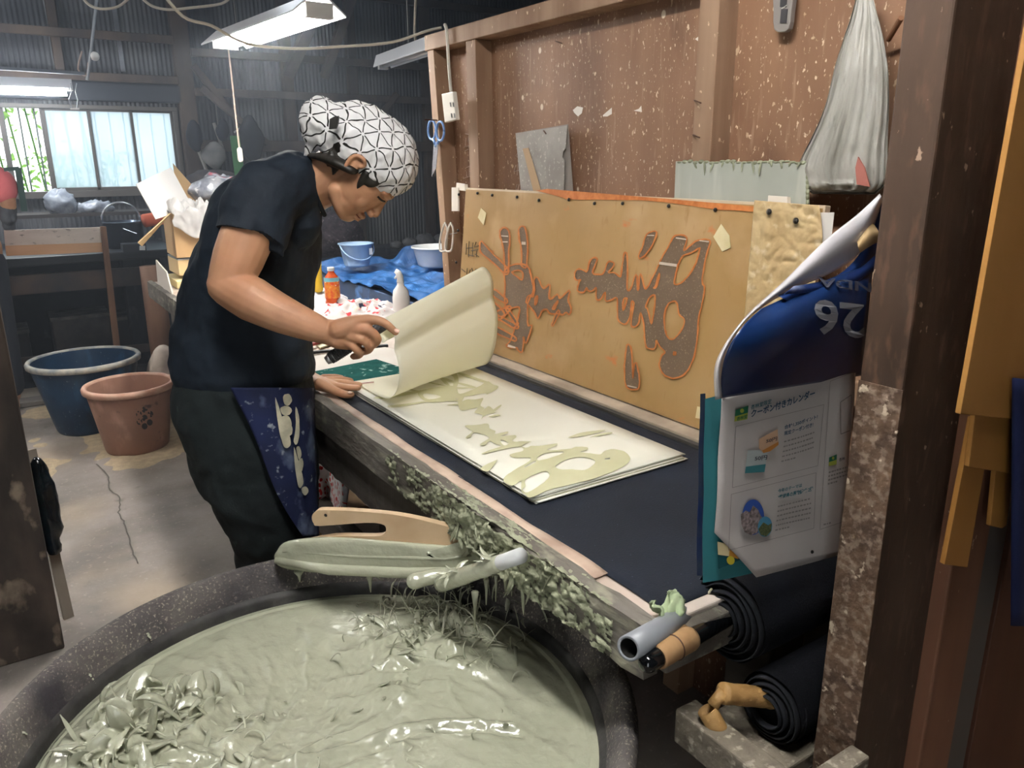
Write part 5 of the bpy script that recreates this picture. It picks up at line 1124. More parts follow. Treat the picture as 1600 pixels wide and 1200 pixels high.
# ================================================================ buckets on the floor
def bucket(label, base, rb, rt, h, mat, rim, tilt=(0, 0), name='bucket', n=64, wall=.008, group=None):
    t = thing(name, label, 'bucket', base, group); c = V(base)
    b = MB(); b.lathe(c, [(0, .012), (rb-wall, .012), (rb+(rt-rb)*.5-wall, h*.5), (rt-wall, h-.004)], n, caps=(0, 0)); b.lathe(c, [(0, 0), (rb*.96, 0), (rb, .015), (rb+(rt-rb)*.5, h*.5), (rt, h*.93), (rt, h)], n, caps=(0, 0)); b.build('bucket_body', mat, t, True)
    b = MB(); b.lathe(c, [(rt-wall, h-.006), (rt-wall*.5, h+.006), (rt+.012, h+.006), (rt+.018, h-.004), (rt+.016, h-.022), (rt+.002, h-.026)], n, caps=(0, 0)); b.build('rim', rim, t, True)
    return t
bb = bucket('big dark blue plastic bucket with pale rim standing behind the pinkish bucket', (.310, 4.70, 0), .185, .262, .385, M('deep_blue_plastic', '1b3c58', '142c43', sc=6, rough=.35, layers=[('2f5f86', 'noise', 9, .58, .8, (1, 1, .4)), ('7c8c95', 'noise', 60, .66, .74, (1, 1, 1))]), M('pale_rim', 'b9b3a5', '7f8488', sc=20, rough=.5))
pk = bucket('pinkish brown plastic bucket with a dark flower-shaped stencil mark', (.455, 4.20, 0), .150, .198, .335, M('terracotta_plastic', '9d7562', '8c6a5a', sc=5, rough=.5, layers=[('b58d7b', 'noise', 12, .56, .75, (1, 1, .5)), ('5f4a46', 'noise', 22, .66, .78, (1, 1, 1))]), M('terracotta_rim', 'b98a74', 'c9a592', sc=14, rough=.5))
b = MB(); c0 = V((.455, 4.20, 0))
def onb(px, py):     # point on the bucket's outer wall
    r = ray(px, py); lo = 3.0; best = None
    for i in range(400):
        t = lo+i*.006; p = CAM+r*t/r.length*1.0; rad = .150+(.198-.150)*max(0, min(1, p.z/.335))+.002; d = math.hypot(p.x-c0.x, p.y-c0.y)
        if d < rad+.002: return p
    return CAM+r*4
for cx, cy in ((226, 640), (217, 647), (235, 647), (218, 659), (234, 660), (226, 666), (226, 653)):
    pts = [onb(cx+4.6*math.cos(a), cy+5*math.sin(a)) for a in [2*math.pi*i/10 for i in range(10)]]; b.add(pts+[onb(cx, cy)], [(i, (i+1) % 10, 10) for i in range(10)])
b.build('flower_mark', M('stencil_black', '3b3a3a', rough=.6), pk)
# mound of bran swept on the floor
def bran(u, v):
    x, y = -.1+1.5*u, 3.75+1.6*v; e = min(u, 1-u, v, 1-v)*4
    return V((x, y, -.004+.022*max(0, min(1, e))*(.45+nz(x*3, y*3, 5))+.006*nz(x*12, y*12)*min(1, e)))
tag(MB().grid(bran, 70, 70).build('bran_spill', M('rice_bran', 'b8a486', 'a3927a', sc=30, rough=.95, bump=.6, bsc=120), None, True), 'spilled pale bran spread on the floor around the buckets', 'bran', kind='stuff')
# crumpled sack and white bits right of the buckets
sk = MB(); sk.ell((.70, 4.62, .20), (.11, .12, .21), 26, 20); 
tag(sk.build('cloth_sack', M('pale_sack', 'c7b9ac', '9f8f83', sc=9, rough=.9), None, True, mods=(('DISPLACE', dict(texture=tx2, strength=.06, mid_level=.5)),)), 'crumpled pale sack slumped on the floor behind the man\'s legs', 'sack')
# ================================================================ dark hearth bench along the back wall
m_soot = M('sooty_brick', '161a22', '22262e', sc=8, rough=.85, layers=[('3c3f46', 'noise', 16, .62, .75, (1, 1, .5)), ('4d3a32', 'noise', 5, .66, .8, (1, 1, 1))])
hb_ = thing('dark_workbench', 'long soot-black bench with beams standing under the back window', 'bench', (-.2, 6.2, 0))
MB().box((-1.6, 5.75, .78), (1.05, 6.9, .835)).build('bench_top', M('black_bench_top', '15171c', '262a31', sc=5, rough=.35), hb_, bev=.006)
MB().box((-1.6, 6.55, 0), (1.05, 6.85, .78)).build('back_panel', m_soot, hb_)
for x in (-1.3, -.25, .70): MB().box((x, 5.85, 0), (x+.14, 5.99, .78)).build('leg', m_soot, hb_, bev=.005)
MB().bar((-1.5, 5.83, .66), (1.0, 5.83, .66), .05, .12).build('front_rail', M('sooty_rail', '3a3a3e', '5a4a40', sc=5, rough=.8), hb_)
MB().bar((-1.5, 5.83, .18), (1.0, 5.83, .16), .05, .05).build('foot_rail', MATS['sooty_rail'], hb_)
MB().box((-1.55, 5.78, 0), (1.0, 6.5, .05)).build('plinth', m_soot, hb_)
tag(MB().box((-1.6, 5.3, 0), (.9, 5.42, .035)).build('floor_kerb', M('kerb_concrete', '77716c', rough=.9), None, bev=.008), 'low concrete kerb on the floor in front of the dark bench', 'kerb')
for i, (x, z, w_, h_, cl) in enumerate(((.42, .28, .36, .34, '4c4542'), (-.05, .24, .3, .28, '2c3038'), (.72, .30, .22, .3, '1f2733'))):
    t = thing('metal_can', ('rust-stained square can under the dark bench, nearest the wooden leg', 'bluish black can under the left part of the dark bench', 'narrow dark can under the right end of the dark bench')[i], 'can', (x, 6.2, .05))
    MB().box((x-w_/2, 6.05, .05), (x+w_/2, 6.35, .05+h_)).build('can_body', M('can_%s' % cl, cl, '2a2624', sc=9, rough=.5), t, bev=.01)
    MB().box((x-w_/2-.006, 6.04, .05+h_-.02), (x+w_/2+.006, 6.36, .05+h_+.006)).build('lid', M('can_lid_%s' % cl, '6a6660', '3a3836', sc=12, rough=.5), t, bev=.004)
# shallow wooden trough on the bench
tr = thing('wooden_trough', 'open wooden trough of pale and orange boards standing on the dark bench', 'trough', (.4, 5.9, .835))
P = lambda px, py, y=5.72: ony(px, py, y)
def board(name, p, mat, y=5.72, th=.02, par=tr): return MB().prism([P(a, b_, y) for a, b_ in p], (0, 1, 0), th).build(name, mat, par, bev=.002)
board('upper_plank', [(6,360),(158,355),(160,379),(8,384)], M('pale_plank', 'ece2d8', 'd0c4b8', sc=9, st=(.2, 1, 1), rough=.8, layers=[('5a5048', 'noise', 40, .62, .72, (.4, 1, 1))]))
board('lower_plank', [(8,384),(160,379),(163,394),(10,400)], M('orange_plank', 'e6bb92', 'cf9f74', sc=9, st=(.15, 1, 1), rough=.8))
board('end_post', [(157,354),(166,354),(188,542),(178,542)], M('brown_post', '8f6b50', '6f503c', sc=12, st=(1, 1, .2), rough=.8), 5.68, .035)
# pot with a bail handle and its cutlery
pot = thing('cooking_pot', 'dark metal pot with an arched handle on the bench end', 'pot', (.76, 6.0, .835))
MB().lathe((.76, 6.05, .835), [(0, 0), (.115, 0), (.125, .02), (.125, .17), (.132, .176), (.122, .178), (.118, .03), (0, .02)], 40, caps=(0, 0)).build('pot_body', M('dark_steel', '4a5362', rough=.25, metal=.8), pot, True)
MB().tube([V((.76, 6.05, 1.01))+V((.125*math.cos(a), .0, .13*math.sin(a))) for a in [math.pi*i/16 for i in range(17)]], .007, 8).build('handle', MATS['steel'], pot, True)
tag(MB().tube([ony(192, 357, 5.9), ony(213, 365, 5.9)], .010, 10, flat=.4).build('ladle', MATS['steel']), 'shiny ladle laid across the dark pot', 'ladle')
tn = thing('tin_box', 'small dark box with a white label beside the pot', 'box', ony(203, 392, 5.75))
MB().prism([P(*p, 5.75) for p in ((192,382),(228,380),(230,397),(193,398))], (0, 1, 0), .12).build('box_body', M('dark_tin', '2c3038', rough=.4), tn, bev=.003)
MB().prism([P(*p, 5.745) for p in ((218,384),(227,384),(227,391),(218,391))], (0, 1, 0), .003).build('label', M('white_label', 'c9cdd0', rough=.6), tn)
for i, (px, py, rx, rz, lab) in enumerate(((95, 318, .10, .10, 'crumpled clear plastic bag on the sill ledge, the more upright one left'), (150, 325, .12, .05, 'flat crumpled clear plastic bag on the sill ledge, right of the upright one'))):
    c = ony(px, py, 6.75); tag(MB().ell(c, (rx, .08, rz), 22, 16).build('plastic_bag', M('grey_film', '7b8391', 'a9b0ba', sc=20, rough=.25, spec=.7), None, True, mods=(('DISPLACE', dict(texture=tx, strength=.09, mid_level=.5)),)), lab, 'plastic bag')
tag(MB().box((-1.2, 6.65, 1.02), (1.15, 6.98, 1.045)).build('ledge_shelf', M('dark_shelf', '3a3432', rough=.7)), 'dark narrow ledge shelf fixed below the back window', 'shelf')
for x in (-1.1, .1, 1.05): tag(MB().box((x, 6.66, .835), (x+.05, 6.72, 1.02)).build('shelf_support', m_soot), 'short sooty post holding up the ledge shelf', 'post', 'ledge shelf posts')
tag(MB().lathe(ony(225, 345, 5.95), [(.0, 0), (.045, 0), (.045, .26), (0, .26)], 24, axis=(1, .25, .1)).build('orange_roll', M('orange_cloth', 'b9583a', rough=.8), None, True), 'orange red rolled cloth behind the cardboard box flap', 'roll')
tag(MB().tube([V((ony(252, 540, 5.66).x, 5.66, 0)), V((ony(240, 450, 5.66).x, 5.66, .74))], [.075, .07], 20).build('log_post', M('round_log', 'a07c66', '856450', sc=10, st=(1, 1, .2), rough=.8), None, True), 'thick round brown log post standing behind the cardboard boxes', 'post')
tag(MB().lathe((-.28, 6.3, .835), [(.06, 0), (.06, .02)], 16).box((-.34, 5.62, .70), (-.06, 5.66, .95)).build('machine_housing', M('dark_green_metal', '22302f', rough=.5)), 'dark metal plate at the left end of the bench', 'plate')
fr = MB(); fr.bar(ony(6, 265, 5.2), ony(30, 263, 5.2), .02, .02); fr.bar(ony(28, 262, 5.2), ony(38, 330, 5.2), .03, .03)
tag(fr.build('metal_bracket', M('green_frame', '27433f', rough=.5)), 'dark green angled metal frame beside the person in pink', 'frame')
# ================================================================ second person at the left edge
p2 = thing('person', 'person in a pink t-shirt and grey work glove at the left edge, mostly cut off', 'person', (-.12, 5.45, 0))
b = MB(); G = lambda px, py, y=5.2: ony(px, py, y)
b.chain([(-.14, 5.40, .95), (-.14, 5.38, 1.15), (-.13, 5.36, 1.32)], [.15, .15, .14], 18); b.chain([(-.12, 5.36, 1.42), (-.10, 5.34, 1.55)], [.05, .05], 14); b.ell((-.09, 5.33, 1.64), (.08, .095, .12), 20, 16)
for dx_ in (-.09, .09): b.chain([(-.14+dx_, 5.42, .95), (-.14+dx_, 5.42, .5), (-.14+dx_, 5.43, .05)], [.09, .065, .045], 14); b.chain([(-.14+dx_, 5.42, .03), (-.14+dx_, 5.26, .025)], [.035, .03], 12)
b.chain([(-.02, 5.34, 1.38), G(6, 300), G(14, 330)], [.055, .045, .035], 14); b.chain([(-.27, 5.36, 1.38), (-.33, 5.3, 1.2), (-.28, 5.2, 1.02)], [.055, .045, .035], 14)
b.build('body', m_skin, p2, True, mods=REM(.008, 3, .5))
b = MB(); b.chain([(-.14, 5.41, .86), (-.14, 5.38, 1.12), (-.13, 5.36, 1.36)], [.16, .165, .15], 20); b.chain([(-.05, 5.34, 1.40), G(3, 285, 5.25), G(6, 302)], [.075, .07, .062], 16); b.chain([(-.22, 5.36, 1.40), (-.30, 5.33, 1.28)], [.075, .07], 16)
b.build('t_shirt', M('pink_shirt', 'c9686b', 'b8575d', sc=6, rough=.85), p2, True, mods=REM(.01, 3, .5))
b = MB(); b.chain([(-.14, 5.42, .90), (-.14, 5.42, .80)], [.17, .16], 18)
for dx_ in (-.09, .09): b.chain([(-.14+dx_, 5.42, .85), (-.14+dx_, 5.42, .12)], [.10, .075], 14)
b.build('trousers', M('dark_work_trousers', '23262e', rough=.9), p2, True, mods=REM(.01, 3, .5))
b = MB(); g = G(14, 332); b.chain([G(13, 324), G(13, 340)], [.040, .042], 14)
for i in range(4): b.chain([G(8+4*i, 340), G(7+4.5*i, 350), G(9+4*i, 357)], [.014, .013, .011], 8)
b.chain([G(19, 334, 5.18), G(22, 345, 5.16)], [.014, .012], 8); b.build('glove', M('grey_glove', '4c4f55', '3a3c42', sc=20, rough=.95), p2, True, mods=REM(.005, 2, .5))
MB().ell((-.09, 5.34, 1.67), (.088, .10, .11), 20, 16).build('hair', m_hair, p2, True)
# ================================================================ cardboard boxes stacked behind the man
m_cb = M('cardboard', 'c5a377', 'b8966b', sc=4, rough=.8); m_cb2 = M('pale_cardboard', 'd6bc8f', rough=.8)
def obox(label, c, w_, d_, h_, rz, mat, flaps=True, name='cardboard_box'):
    t = thing(name, label, 'box', c); R_ = Matrix.Rotation(rz, 3, 'Z'); c = V(c); T_ = lambda x, y, z: c+R_ @ V((x, y, z)); th = .006
    for nm, (x0, x1, y0, y1, z0, z1) in {'bottom': (-w_/2, w_/2, -d_/2, d_/2, 0, th), 'front': (-w_/2, w_/2, -d_/2, -d_/2+th, th, h_), 'back': (-w_/2, w_/2, d_/2-th, d_/2, th, h_), 'side': (-w_/2, -w_/2+th, -d_/2+th, d_/2-th, th, h_), 'side2': (w_/2-th, w_/2, -d_/2+th, d_/2-th, th, h_)}.items():
        vs = [T_(x, y, z) for z in (z0, z1) for x, y in ((x0, y0), (x1, y0), (x1, y1), (x0, y1))]
        MB().add(vs, [(0,3,2,1),(4,5,6,7),(0,1,5,4),(1,2,6,5),(2,3,7,6),(3,0,4,7)]).build(nm.replace('2', '')+'_panel', mat, t)
    return t, T_
b2, T2 = obox('closed cardboard box with a clear film lid in the middle of the stack', (.90, 4.30, .835+.02), .30, .26, .075, .0, m_cb2)
MB().box((.75, 4.17, .932), (1.05, 4.43, .938)).build('film_lid', M('clear_film', 'aab2b8', rough=.2, spec=.7), b2)
b1, T1 = obox('open cardboard box with a white flap, topmost of the stack behind the man', (.93, 4.30, .945), .36, .30, .215, -.03, m_cb)
fl = [T1(-.18, -.15, .215), T1(-.18, .15, .215)]; tl = [ony(207, 288, 4.25), ony(262, 262, 4.45)]
for nm, pts, mt in (('left_flap', [ony(243, 343, 4.14), ony(300, 324, 4.44), ony(266, 262, 4.50), ony(212, 288, 4.20)], M('white_flap', 'eeebe8', rough=.7)), ('hanging_flap', [T1(-.185, -.15, .215), T1(-.185, -.09, .20), ony(222, 385, 4.2), ony(216, 380, 4.15)], m_cb2), ('back_flap', [T1(-.10, .15, .215), T1(.10, .15, .215), ony(300, 290, 4.7), ony(270, 256, 4.7)], m_cb)):
    n_ = (pts[1]-pts[0]).cross(pts[3]-pts[0]).normalized(); MB().prism(pts, n_, .005).build(nm, mt, b1)
pb = MB().grid(lambda u, v: V((.745+.29*u*(1-.35*max(0, .35-v))+.012*nz(u*6, v*6, 2), 4.135+.26*max(0, v-.3)+.012*nz(u*9, v*9, 5)-.012*(v < .35), 1.165+.05*abs(nz(u*5, v*5, 8))*2*min(1, v*2)+.03*nz(u*14, v*14)*min(1, v*2)-.42*max(0, .30-v)*(.45+.55*math.sin(3.1*u+.3)**2))), 50, 44)
tag(pb.build('crumpled_bag', M('white_film', 'e3e1df', 'cfcdcb', sc=20, rough=.4, translu=.3), None, True, mods=(('SOLIDIFY', dict(thickness=.002)),)), 'crumpled white plastic spilling over the edge of the open cardboard box', 'plastic bag')
pk2 = MB().ell(ony(345, 297, 4.45), (.16, .12, .075), 30, 20)
tag(pk2.build('clothes_bag', M('clear_bag_contents', '9a9ba0', '5d6270', sc=14, rough=.25, spec=.7, layers=[('c94a52', 'noise', 7, .6, .66, (1, 1, 1)), ('dcdcde', 'noise', 22, .6, .68, (1, 1, 1))]), None, True, mods=(('DISPLACE', dict(texture=tx, strength=.07, mid_level=.5)),)), 'clear plastic bag of red and dark clothes on top of the open box', 'plastic bag')
tag(MB().box((.72, 4.10, .8005), (1.06, 4.42, .838)).build('paper_stack', M('cream_paper_stack', 'dccf9f', 'cdbd88', sc=5, rough=.8), None, bev=.002), 'stack of cream paper lying under the cardboard boxes', 'paper stack')
tag(MB().prism([V((.665, 3.9, .8005)), V((.67, 4.3, .8005)), V((.672, 4.28, .93)), V((.668, 4.0, .90))], (-1, 0, 0), .006).build('white_board', M('white_board', 'd9d0c4', rough=.8)), 'white board leaning against the end of the cream paper stack', 'board')
# ================================================================ things on the far part of the table
m_tow = M('printed_towel', 'd3cdca', 'c4bcb9', sc=8, rough=.9, layers=[('c9383c', 'noise', 16, .56, .59, (1, 1, 1)), ('23283c', 'noise', 13, .64, .66, (1, 1, 1)), ('d9c79b', 'noise', 10, .70, .74, (1, 1, 1))])
def heap(label, cx, cy, rx, ry, h, mat, name='towel', cat='towel', fr=1):
    b = MB().grid(lambda u, v: (lambda a, r: V((cx+rx*r*math.cos(a), cy+ry*r*math.sin(a), .8005+h*(1-r**2.2)*(.65+.5*nz(r*3*fr*math.cos(a)+cx, r*3*fr*math.sin(a)+cy))+.010*(1-r)*nz(r*12*math.cos(a), r*12*math.sin(a)))))(2*math.pi*u, .02+.98*v), 60, 24)
    return tag(b.build(name, mat, None, True), label, cat)
heap('heap of white towels printed in red and navy beside the orange drink bottle', 1.16, 2.92, .24, .20, .085, m_tow, fr=2)
heap('white towel with navy marks under and behind the orange drink bottle', 1.10, 3.42, .22, .19, .085, M('white_towel', 'd0cccd', 'bfb9bc', sc=8, rough=.9, layers=[('2b2f44', 'noise', 18, .64, .67, (1, 1, 1))]), fr=2)
tag(MB().prism([onz(*p, .802) for p in ((484, 532), (560, 505), (600, 500), (606, 512), (500, 545))], (0, 0, 1), .004).build('cream_sheet', M('cream_card', 'e2ddbd', rough=.8)), 'cream paper sheet lying flat behind the right hand', 'sheet')
tag(MB().bar(onz(480, 541, .812), onz(540, 520, .812), .012, .008).build('red_ruler', M('red_plastic', 'b03a34', rough=.5)), 'thin red plastic ruler behind the right hand', 'ruler')
tag(MB().bar(onz(485, 551, .806), onz(606, 540, .806), .014, .008).build('dark_ruler', M('dark_plastic', '2a2d33', rough=.5)), 'long dark straightedge lying behind the right hand', 'ruler')
tag(MB().bar(onz(556, 600, .8265), onz(584, 597, .8265), .003, .003).build('pencil', M('pinkish_pencil', 'b5918a', rough=.5)), 'thin pinkish stick beside the fingertips of the left hand', 'pencil')
def bottle(label, c, r, h, mat, cap, band=None, name='drink_bottle'):
    t = thing(name, label, 'bottle', c); c = V(c)
    MB().lathe(c, [(r*.8, 0), (r*.95, .006), (r, .02), (r*.93, h*.18), (r, h*.3), (r*.97, h*.55), (r, h*.66), (r*.8, h*.78), (r*.42, h*.88), (r*.40, h*.92)], 36).build('bottle_body', mat, t, True)
    MB().lathe(c, [(r*.48, h*.92), (r*.48, h*1.0), (r*.44, h*1.01)], 24).build('cap', cap, t, True)
    if band: 
        for i, (z0, z1, mt) in enumerate(band): MB().lathe(c, [(r*1.015, h*z0), (r*1.02, h*(z0+z1)/2), (r*1.015, h*z1)], 36, caps=(0, 0)).build('label_band', mt, t, True)
    return t
bo = V(onz(521, 480, .865)); bo = onx(521, 479, 1.02)
bo = ony(521, 479, 3.02)
wh = M('white_cap', 'e8e8e6', rough=.4)
bt = bottle('small bottle of orange drink with a colourful label on the white towels', bo, .030, .158, M('orange_drink', 'd8582c', rough=.15, spec=.6), wh,
            [(.24, .66, M('red_orange_label', 'd9502c', 'e8a03a', sc=60, rough=.4, layers=[('f2ece6', 'noise', 70, .62, .66, (1, 1, 1))])), (.66, .76, M('aqua_label', '7cc4d4', rough=.4))])
tag(heap('folded white cloth pad standing under the orange bottle', bo.x, bo.y, .05, .05, max(.02, bo.z-.8005), M('plain_white_cloth', 'e5e0dd', rough=.9)), kind=None)
bottle('tall bottle with yellow lower half partly hidden behind the man', ony(494, 456, 3.35), .032, .20, M('yellow_liquid', 'd9b52c', rough=.2, spec=.6), wh, [(.62, .86, M('pale_label', 'd5d3c8', rough=.4))])
sp = thing('spray_bottle', 'translucent white spray bottle with a trigger head behind the lifted paper', 'spray bottle', onz(628, 492, .8005)); c = onz(628, 494, .801)
k_ = .012; 
hz_ = ony(628, 424, c.y).z-c.z
MB().lathe(c, [(.030, 0), (.034, .01), (.034, hz_*.42), (.030, hz_*.58), (.014, hz_*.70), (.013, hz_*.78)], 32).build('bottle_body', M('milky_bottle', 'f0ece8', rough=.35, translu=.12), sp, True)
b = MB(); b.tube([c+V((0, 0, hz_*.76)), c+V((0, 0, hz_*.88)), c-RT*.006+V((0, 0, hz_*.97)), c-RT*.018+V((0, 0, hz_*1.02))], [.015, .013, .012, .009], 16); b.tube([c-RT*.010+V((0, 0, hz_*.93)), c-RT*.022+V((0, 0, hz_*.84))], [.005, .004], 8); b.build('trigger_head', wh, sp, True)
# ================================================================ vat with a blue sheet, bucket and basin
vt = thing('dye_vat', 'grey vat with blue-stained rim behind the table end', 'vat', (1.9, 3.6, 0))
m_vat = M('grey_blue_vat', '4b5c7c', '3c4654', sc=5, rough=.7, layers=[('5f89c4', 'noise', 9, .58, .7, (1, 1, 1)), ('8a8480', 'noise', 20, .64, .75, (1, 1, 1))])
MB().box((1.50, 2.85, .05), (1.545, 4.55, .80)).build('front_wall', m_vat, vt, bev=.004)
MB().box((1.545, 4.50, .05), (2.6, 4.55, .80)).build('end_wall', m_vat, vt, bev=.004)
MB().box((1.545, 2.85, .05), (2.6, 2.90, .80)).build('end_wall', m_vat, vt, bev=.004)
MB().box((1.545, 2.90, .60), (2.6, 4.50, .66)).build('tank_bed', M('dark_tank', '1c2c4a', rough=.3), vt)
for x in (1.55, 2.5):
    for y in (2.95, 4.4): MB().box((x, y, 0), (x+.06, y+.06, .6)).build('leg', m_vat, vt)
tp = MB().grid(lambda u, v: (lambda x, y: V((x, y, .808+.045*max(0, nz(x*5, y*5, 3)+.15)+.02*nz(x*16, y*12, 1)+.13*math.exp(-((x-2.03)**2+(y-4.15)**2)/.010)+.05*math.exp(-((x-1.62)**2+(y-4.3)**2)/.02))))(1.49+.80*u, 2.9+1.62*v), 70, 110)
tag(tp.build('blue_tarp', M('blue_sheet', '25609f', '1d4a80', sc=4, rough=.45, spec=.5, layers=[('5a9ae0', 'noise', 14, .6, .75, (1, 1, 1))]), None, False, mods=(('SOLIDIFY', dict(thickness=.002)),)), 'crumpled bright blue plastic sheet covering the vat', 'plastic sheet')
lb = thing('bucket', 'light blue plastic bucket with a wire handle standing on the blue sheet', 'bucket', (1.63, 4.02, .85)); c = V((1.63, 4.02, .852))
b = MB(); b.lathe(c, [(0, 0), (.062, 0), (.068, .01), (.088, .12), (.096, .124), (.096, .118), (.090, .116)], 40, caps=(0, 0)); b.lathe(c, [(0, .006), (.060, .006), (.084, .118), (.096, .124)], 40, caps=(0, 0)); b.build('bucket_body', M('light_blue_plastic', 'a6c0dc', '98b4d4', sc=5, rough=.4), lb, True)
b = MB(); b.tube([c+V((.094*math.cos(a), -.094*abs(math.sin(a))*.75-.01, .115-.075*abs(math.sin(a)))) for a in [math.pi*i/18 for i in range(19)]], .0035, 8); b.build('handle', M('light_blue_handle', 'a3bfe0', rough=.4), lb, True)
b = MB(); b.add([c+V((.040+.02*i-.0, -.083-.0*i, z)) + V((0, .004*i, 0)) for z, i in ((.065, 0), (.065, 1), (.10, 1), (.10, 0))], [(0, 1, 2, 3)]); b.build('label', M('white_label2', 'dfe2e6', rough=.6), lb)
wb = thing('basin', 'round white plastic basin on the blue sheet behind the end post', 'basin', (1.98, 3.78, .84)); c = V((2.0, 3.80, .845))
b = MB(); b.lathe(c, [(0, 0), (.085, 0), (.10, .012), (.125, .105), (.135, .110), (.135, .102), (.126, .10)], 44, caps=(0, 0)); b.lathe(c, [(0, .006), (.083, .006), (.120, .104), (.135, .110)], 44, caps=(0, 0)); b.build('basin_body', M('white_basin', 'f0efec', 'dcdfe2', sc=8, rough=.4), wb, True)
for i, (px, py, s) in enumerate(((640, 388, .05), (664, 378, .07), (690, 392, .06), (620, 395, .04))):
    c = ony(px, py, 6.7); c.z = .615+s*.8; tag(MB().ell(c, (s*1.4, s, s), 14, 10).build('rock', M('pale_rock', '6f6e6f', '55555a', sc=20, rough=.95, bump=1, bsc=30), None, True, mods=(('DISPLACE', dict(texture=tx, strength=.05, mid_level=.5)),)), 'rough grey stone on the low wall at the back', 'stone', 'stones on the low back wall')
hp = MB().ell(ony(520, 372, 6.2), (.26, .18, .20), 30, 22)
tag(hp.build('scrap_heap', M('dark_scrap', '2a2528', '4c3c42', sc=30, rough=.8, layers=[('77696e', 'noise', 40, .62, .68, (1, 1, 1))]), None, True, mods=(('DISPLACE', dict(texture=tx, strength=.12, mid_level=.5)),)), 'dark reddish heap of scraps behind the man\'s chin', 'heap', kind='stuff')
tag(MB().box((1.9, 5.9, 0), (2.9, 6.5, .66)).build('dark_plinth', m_soot, None, bev=.01), 'dark low block standing under the scrap heap at the back', 'block')
# ================================================================ tools on the back wall, right of the window
YW = 7.0
def bw(px, py, y=YW): return ony(px, py, y)
gt = MB().prism([bw(359, 212, 6.8), bw(373, 212, 6.8), V((bw(392, 285, 6.8).x, 6.8, .005)), V((bw(372, 285, 6.8).x, 6.8, .005))], (0, -1, 0), .02)
tag(gt.build('plastic_sheet', M('green_plastic', '4f8c55', '3d7446', sc=6, rough=.5)), 'green plastic panel leaning on the back wall beside the black brush', 'panel')
tag(MB().tube([bw(334, 192), bw(349, 236)], .014, 10).build('wooden_stick', M('grey_handle', '8a8782', rough=.7)), 'short grey tool handle hanging on the back wall right of the window', 'tool handle')
tag(MB().tube([bw(309, 232), bw(325, 272)], .014, 10).build('wooden_stick', MATS['grey_handle']), 'grey tool handle leaning low on the back wall nearest the window', 'tool handle')
tag(MB().tube([bw(396, 185), bw(366, 207)], .008, 8).build('thin_rod', M('pale_rod', 'a8adb2', rough=.5)), 'thin pale rod slanting above the green panel', 'rod')
for i, (px, py, rx, rz, lab) in enumerate(((305, 212, .055, .12, 'black gloves hanging on the back wall beside the window post'), (347, 202, .05, .08, 'small black brush hanging on the back wall'), (393, 218, .10, .19, 'large black hanging coat behind the man\'s shoulder'))):
    tag(MB().ell(bw(px, py, 6.95), (rx, .05, rz), 20, 16).build(('black_gloves', 'black_brush', 'hanging_coat')[i], M('matt_black', '14161c', '1c2230', sc=8, rough=.9), None, True, mods=(('DISPLACE', dict(texture=tx2, strength=.06, mid_level=.5)),)), lab, ('gloves', 'brush', 'coat')[i])
tag(MB().ell(bw(335, 243, 6.95), (.10, .05, .10), 20, 14).build('grey_cloth', M('dusty_grey_cloth', '7a7876', '5d5c5e', sc=9, rough=.95), None, True, mods=(('DISPLACE', dict(texture=tx2, strength=.05, mid_level=.5)),)), 'dusty grey cloth hanging under the tool handles', 'cloth')
tag(MB().ell(bw(335, 282, 6.9), (.22, .06, .09), 20, 14).build('rag_bundle', M('murky_rags', '55504f', '3f3d42', sc=9, rough=.95), None, True, mods=(('DISPLACE', dict(texture=tx2, strength=.08, mid_level=.5)),)), 'murky bundle of rags low on the back wall right of the window', 'rags')
# pull cord and switch hanging from the bright lamp
cs = thing('pull_switch', 'small white switch on a long cord hanging from the bright lamp', 'switch', onz(365, 86, 1.87))
q = [(356, 70), (362, 120), (367, 170), (372, 215), (374, 232)]; D0 = 4.0
MB().tube([ond(x, y, D0) for x, y in q], .004, 6).build('cord', M('pinkish_cord', 'b39c8e', rough=.6), cs)
b = MB(); c = ond(375, 241, D0); b.chain([c+V((0, 0, .02)), c-V((0, 0, .025))], [.013, .013], 10); b.build('switch_body', MATS['ivory_plastic'], cs, True)
MB().bar(ond(345, 76, 3.95), ond(362, 69, 3.95), .012, .008).build('bracket', MATS['white_plastic'], cs)
# pole, joint and cords of the left lamp
pr = thing('lamp_hanger', 'thin metal rod with tangled cords holding the lamp by the back window', 'rod', onz(130, 120, 1.9)); YL = 6.3
MB().tube([ony(153, -20, YL), ony(141, 90, YL), ony(136, 125, YL)], .010, 8).build('rod', M('pale_metal', '9a9ea3', rough=.4, metal=.5), pr)
MB().bar(ony(-40, 104, YL), ony(132, 115, YL), .03, .02).build('arm', M('dark_metal', '5a6068', rough=.5), pr)
MB().ell(ony(148, 88, YL), (.03, .03, .03), 12, 8).build('joint', MATS['white_plastic'], pr, True)
MB().tube(crom([tuple(ony(x, y, YL)) for x, y in ((128, 80), (122, 108), (135, 118), (138, 98))], 4, closed=False), .006, 6).build('tangled_cord', MATS['pinkish_cord'], pr)
for xs_ in ((110, 112, 108, 112), (120, 118, 122, 120)): MB().tube([ony(x, 130+i*13, YL) for i, x in enumerate(xs_)], .004, 6).build('hanging_wire', MATS['pale_metal'], pr)
MB().bar(ony(110, 170, YL), ony(124, 170, YL), .01, .01).build('wire_end', MATS['white_plastic'], pr)
cw = [[(215,-10),(235,8),(262,15),(300,12),(345,6),(362,-6)], [(125,-8),(140,8),(160,14),(185,10),(205,-6)], [(650,-10),(648,40),(650,66),(660,76)]]
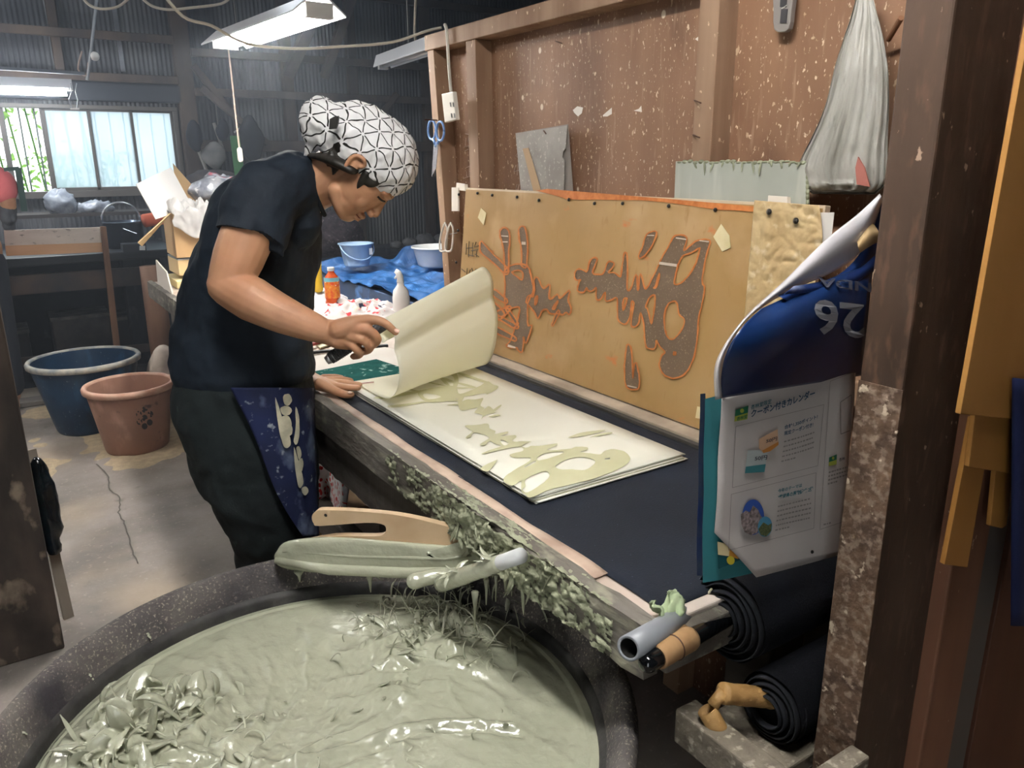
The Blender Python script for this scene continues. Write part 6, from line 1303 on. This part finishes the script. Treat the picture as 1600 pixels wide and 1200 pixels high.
for i, ln in enumerate(cw):
    DD = 4.6 if i < 2 else 4.2
    tag(MB().tube(crom([tuple(ond(x, y, DD)) for x, y in ln], 5, closed=False), .007, 8).build('electric_cable', MATS['ivory_cable'], None, True), ('grey cable sagging from the ceiling left of the bright lamp', 'short grey cable loop at the top left near the lamp rod', 'cable dropping from the ceiling to the unlit lamp')[i], 'cable')
# ================================================================ under the table: cloth, stool, bucket
tc_ = MB().grid(lambda u, v: onx(478+(548-478)*u-(10-40*u)*v*.0+16*v*(.5-u), 722+62*u*.3+v*(120-60*u), .735-.02*math.sin(u*9)-.01*nz(u*5, v*5)), 24, 24)
tag(tc_.build('spotted_cloth', M('red_dotted_cloth', 'e9e3e0', rough=.9, layers=[('c2322c', 'voronoi', 55, .42, .36, (1, 1, 1))]), None, True, mods=(('SOLIDIFY', dict(thickness=.002)),)), 'white cloth with red spots hanging under the table beside the apron', 'cloth')
tag(MB().box((.72, 2.22, .30), (1.0, 2.60, .32)).box((.72, 2.22, .02), (.74, 2.60, .30)).build('wooden_crate', M('tan_crate', 'a98e70', rough=.8)), 'tan wooden crate on the floor under the table', 'crate')
pkb = MB().lathe((.82, 1.85, 0), [(.10, 0), (.13, .26), (.14, .27), (.12, .27), (.09, .02), (0, .02)], 32, caps=(1, 0))
tag(pkb.build('plastic_pail', M('peach_pail', 'b98a6c', rough=.6), None, True), 'peach plastic pail on the floor under the table', 'pail')
# ================================================================ by the left post
bgm = MB().ell((.005, 2.60, .40), (.035, .05, .16), 22, 20)
tag(bgm.build('bin_bag', M('shiny_black_bag', '0f1417', '1c2429', sc=20, rough=.2, spec=.6), None, True, mods=(('DISPLACE', dict(texture=tx, strength=.035, mid_level=.5)),)), 'shiny black plastic bag tied behind the left post', 'bag')
tag(MB().bar((.012, 2.62, 0), (-.006, 2.68, .56), .03, .012).build('thin_lath', M('pale_lath', '8f8478', rough=.8)), 'thin pale wooden lath leaning behind the left post', 'lath')
tag(MB().box((-.012, 2.445, 1.12), (.0, 2.47, 1.22)).build('post_tab', M('beige_tab', 'b5a48c', rough=.8)), 'small beige strip nailed to the edge of the left post', 'strip')
# ================================================================ thin haze volume added for lamp glow and a paler back of the workshop
hm = bpy.data.materials.new('glow_haze'); hm.use_nodes = True; nt = hm.node_tree; nt.nodes.remove(nt.nodes['Principled BSDF'])
vs_ = nt.nodes.new('ShaderNodeVolumeScatter'); vs_.inputs['Color'].default_value = (.80, .88, 1, 1); vs_.inputs['Density'].default_value = .030; vs_.inputs['Anisotropy'].default_value = .3
nt.links.new(vs_.outputs[0], nt.nodes['Material Output'].inputs['Volume'])
hz = MB().box((-3.38, 2.9, .005), (4.88, 7.0, 3.28)).build('haze', hm)
tag(hz, 'thin bluish haze added for the glow around the lamps in the back of the workshop', 'haze', kind='stuff')
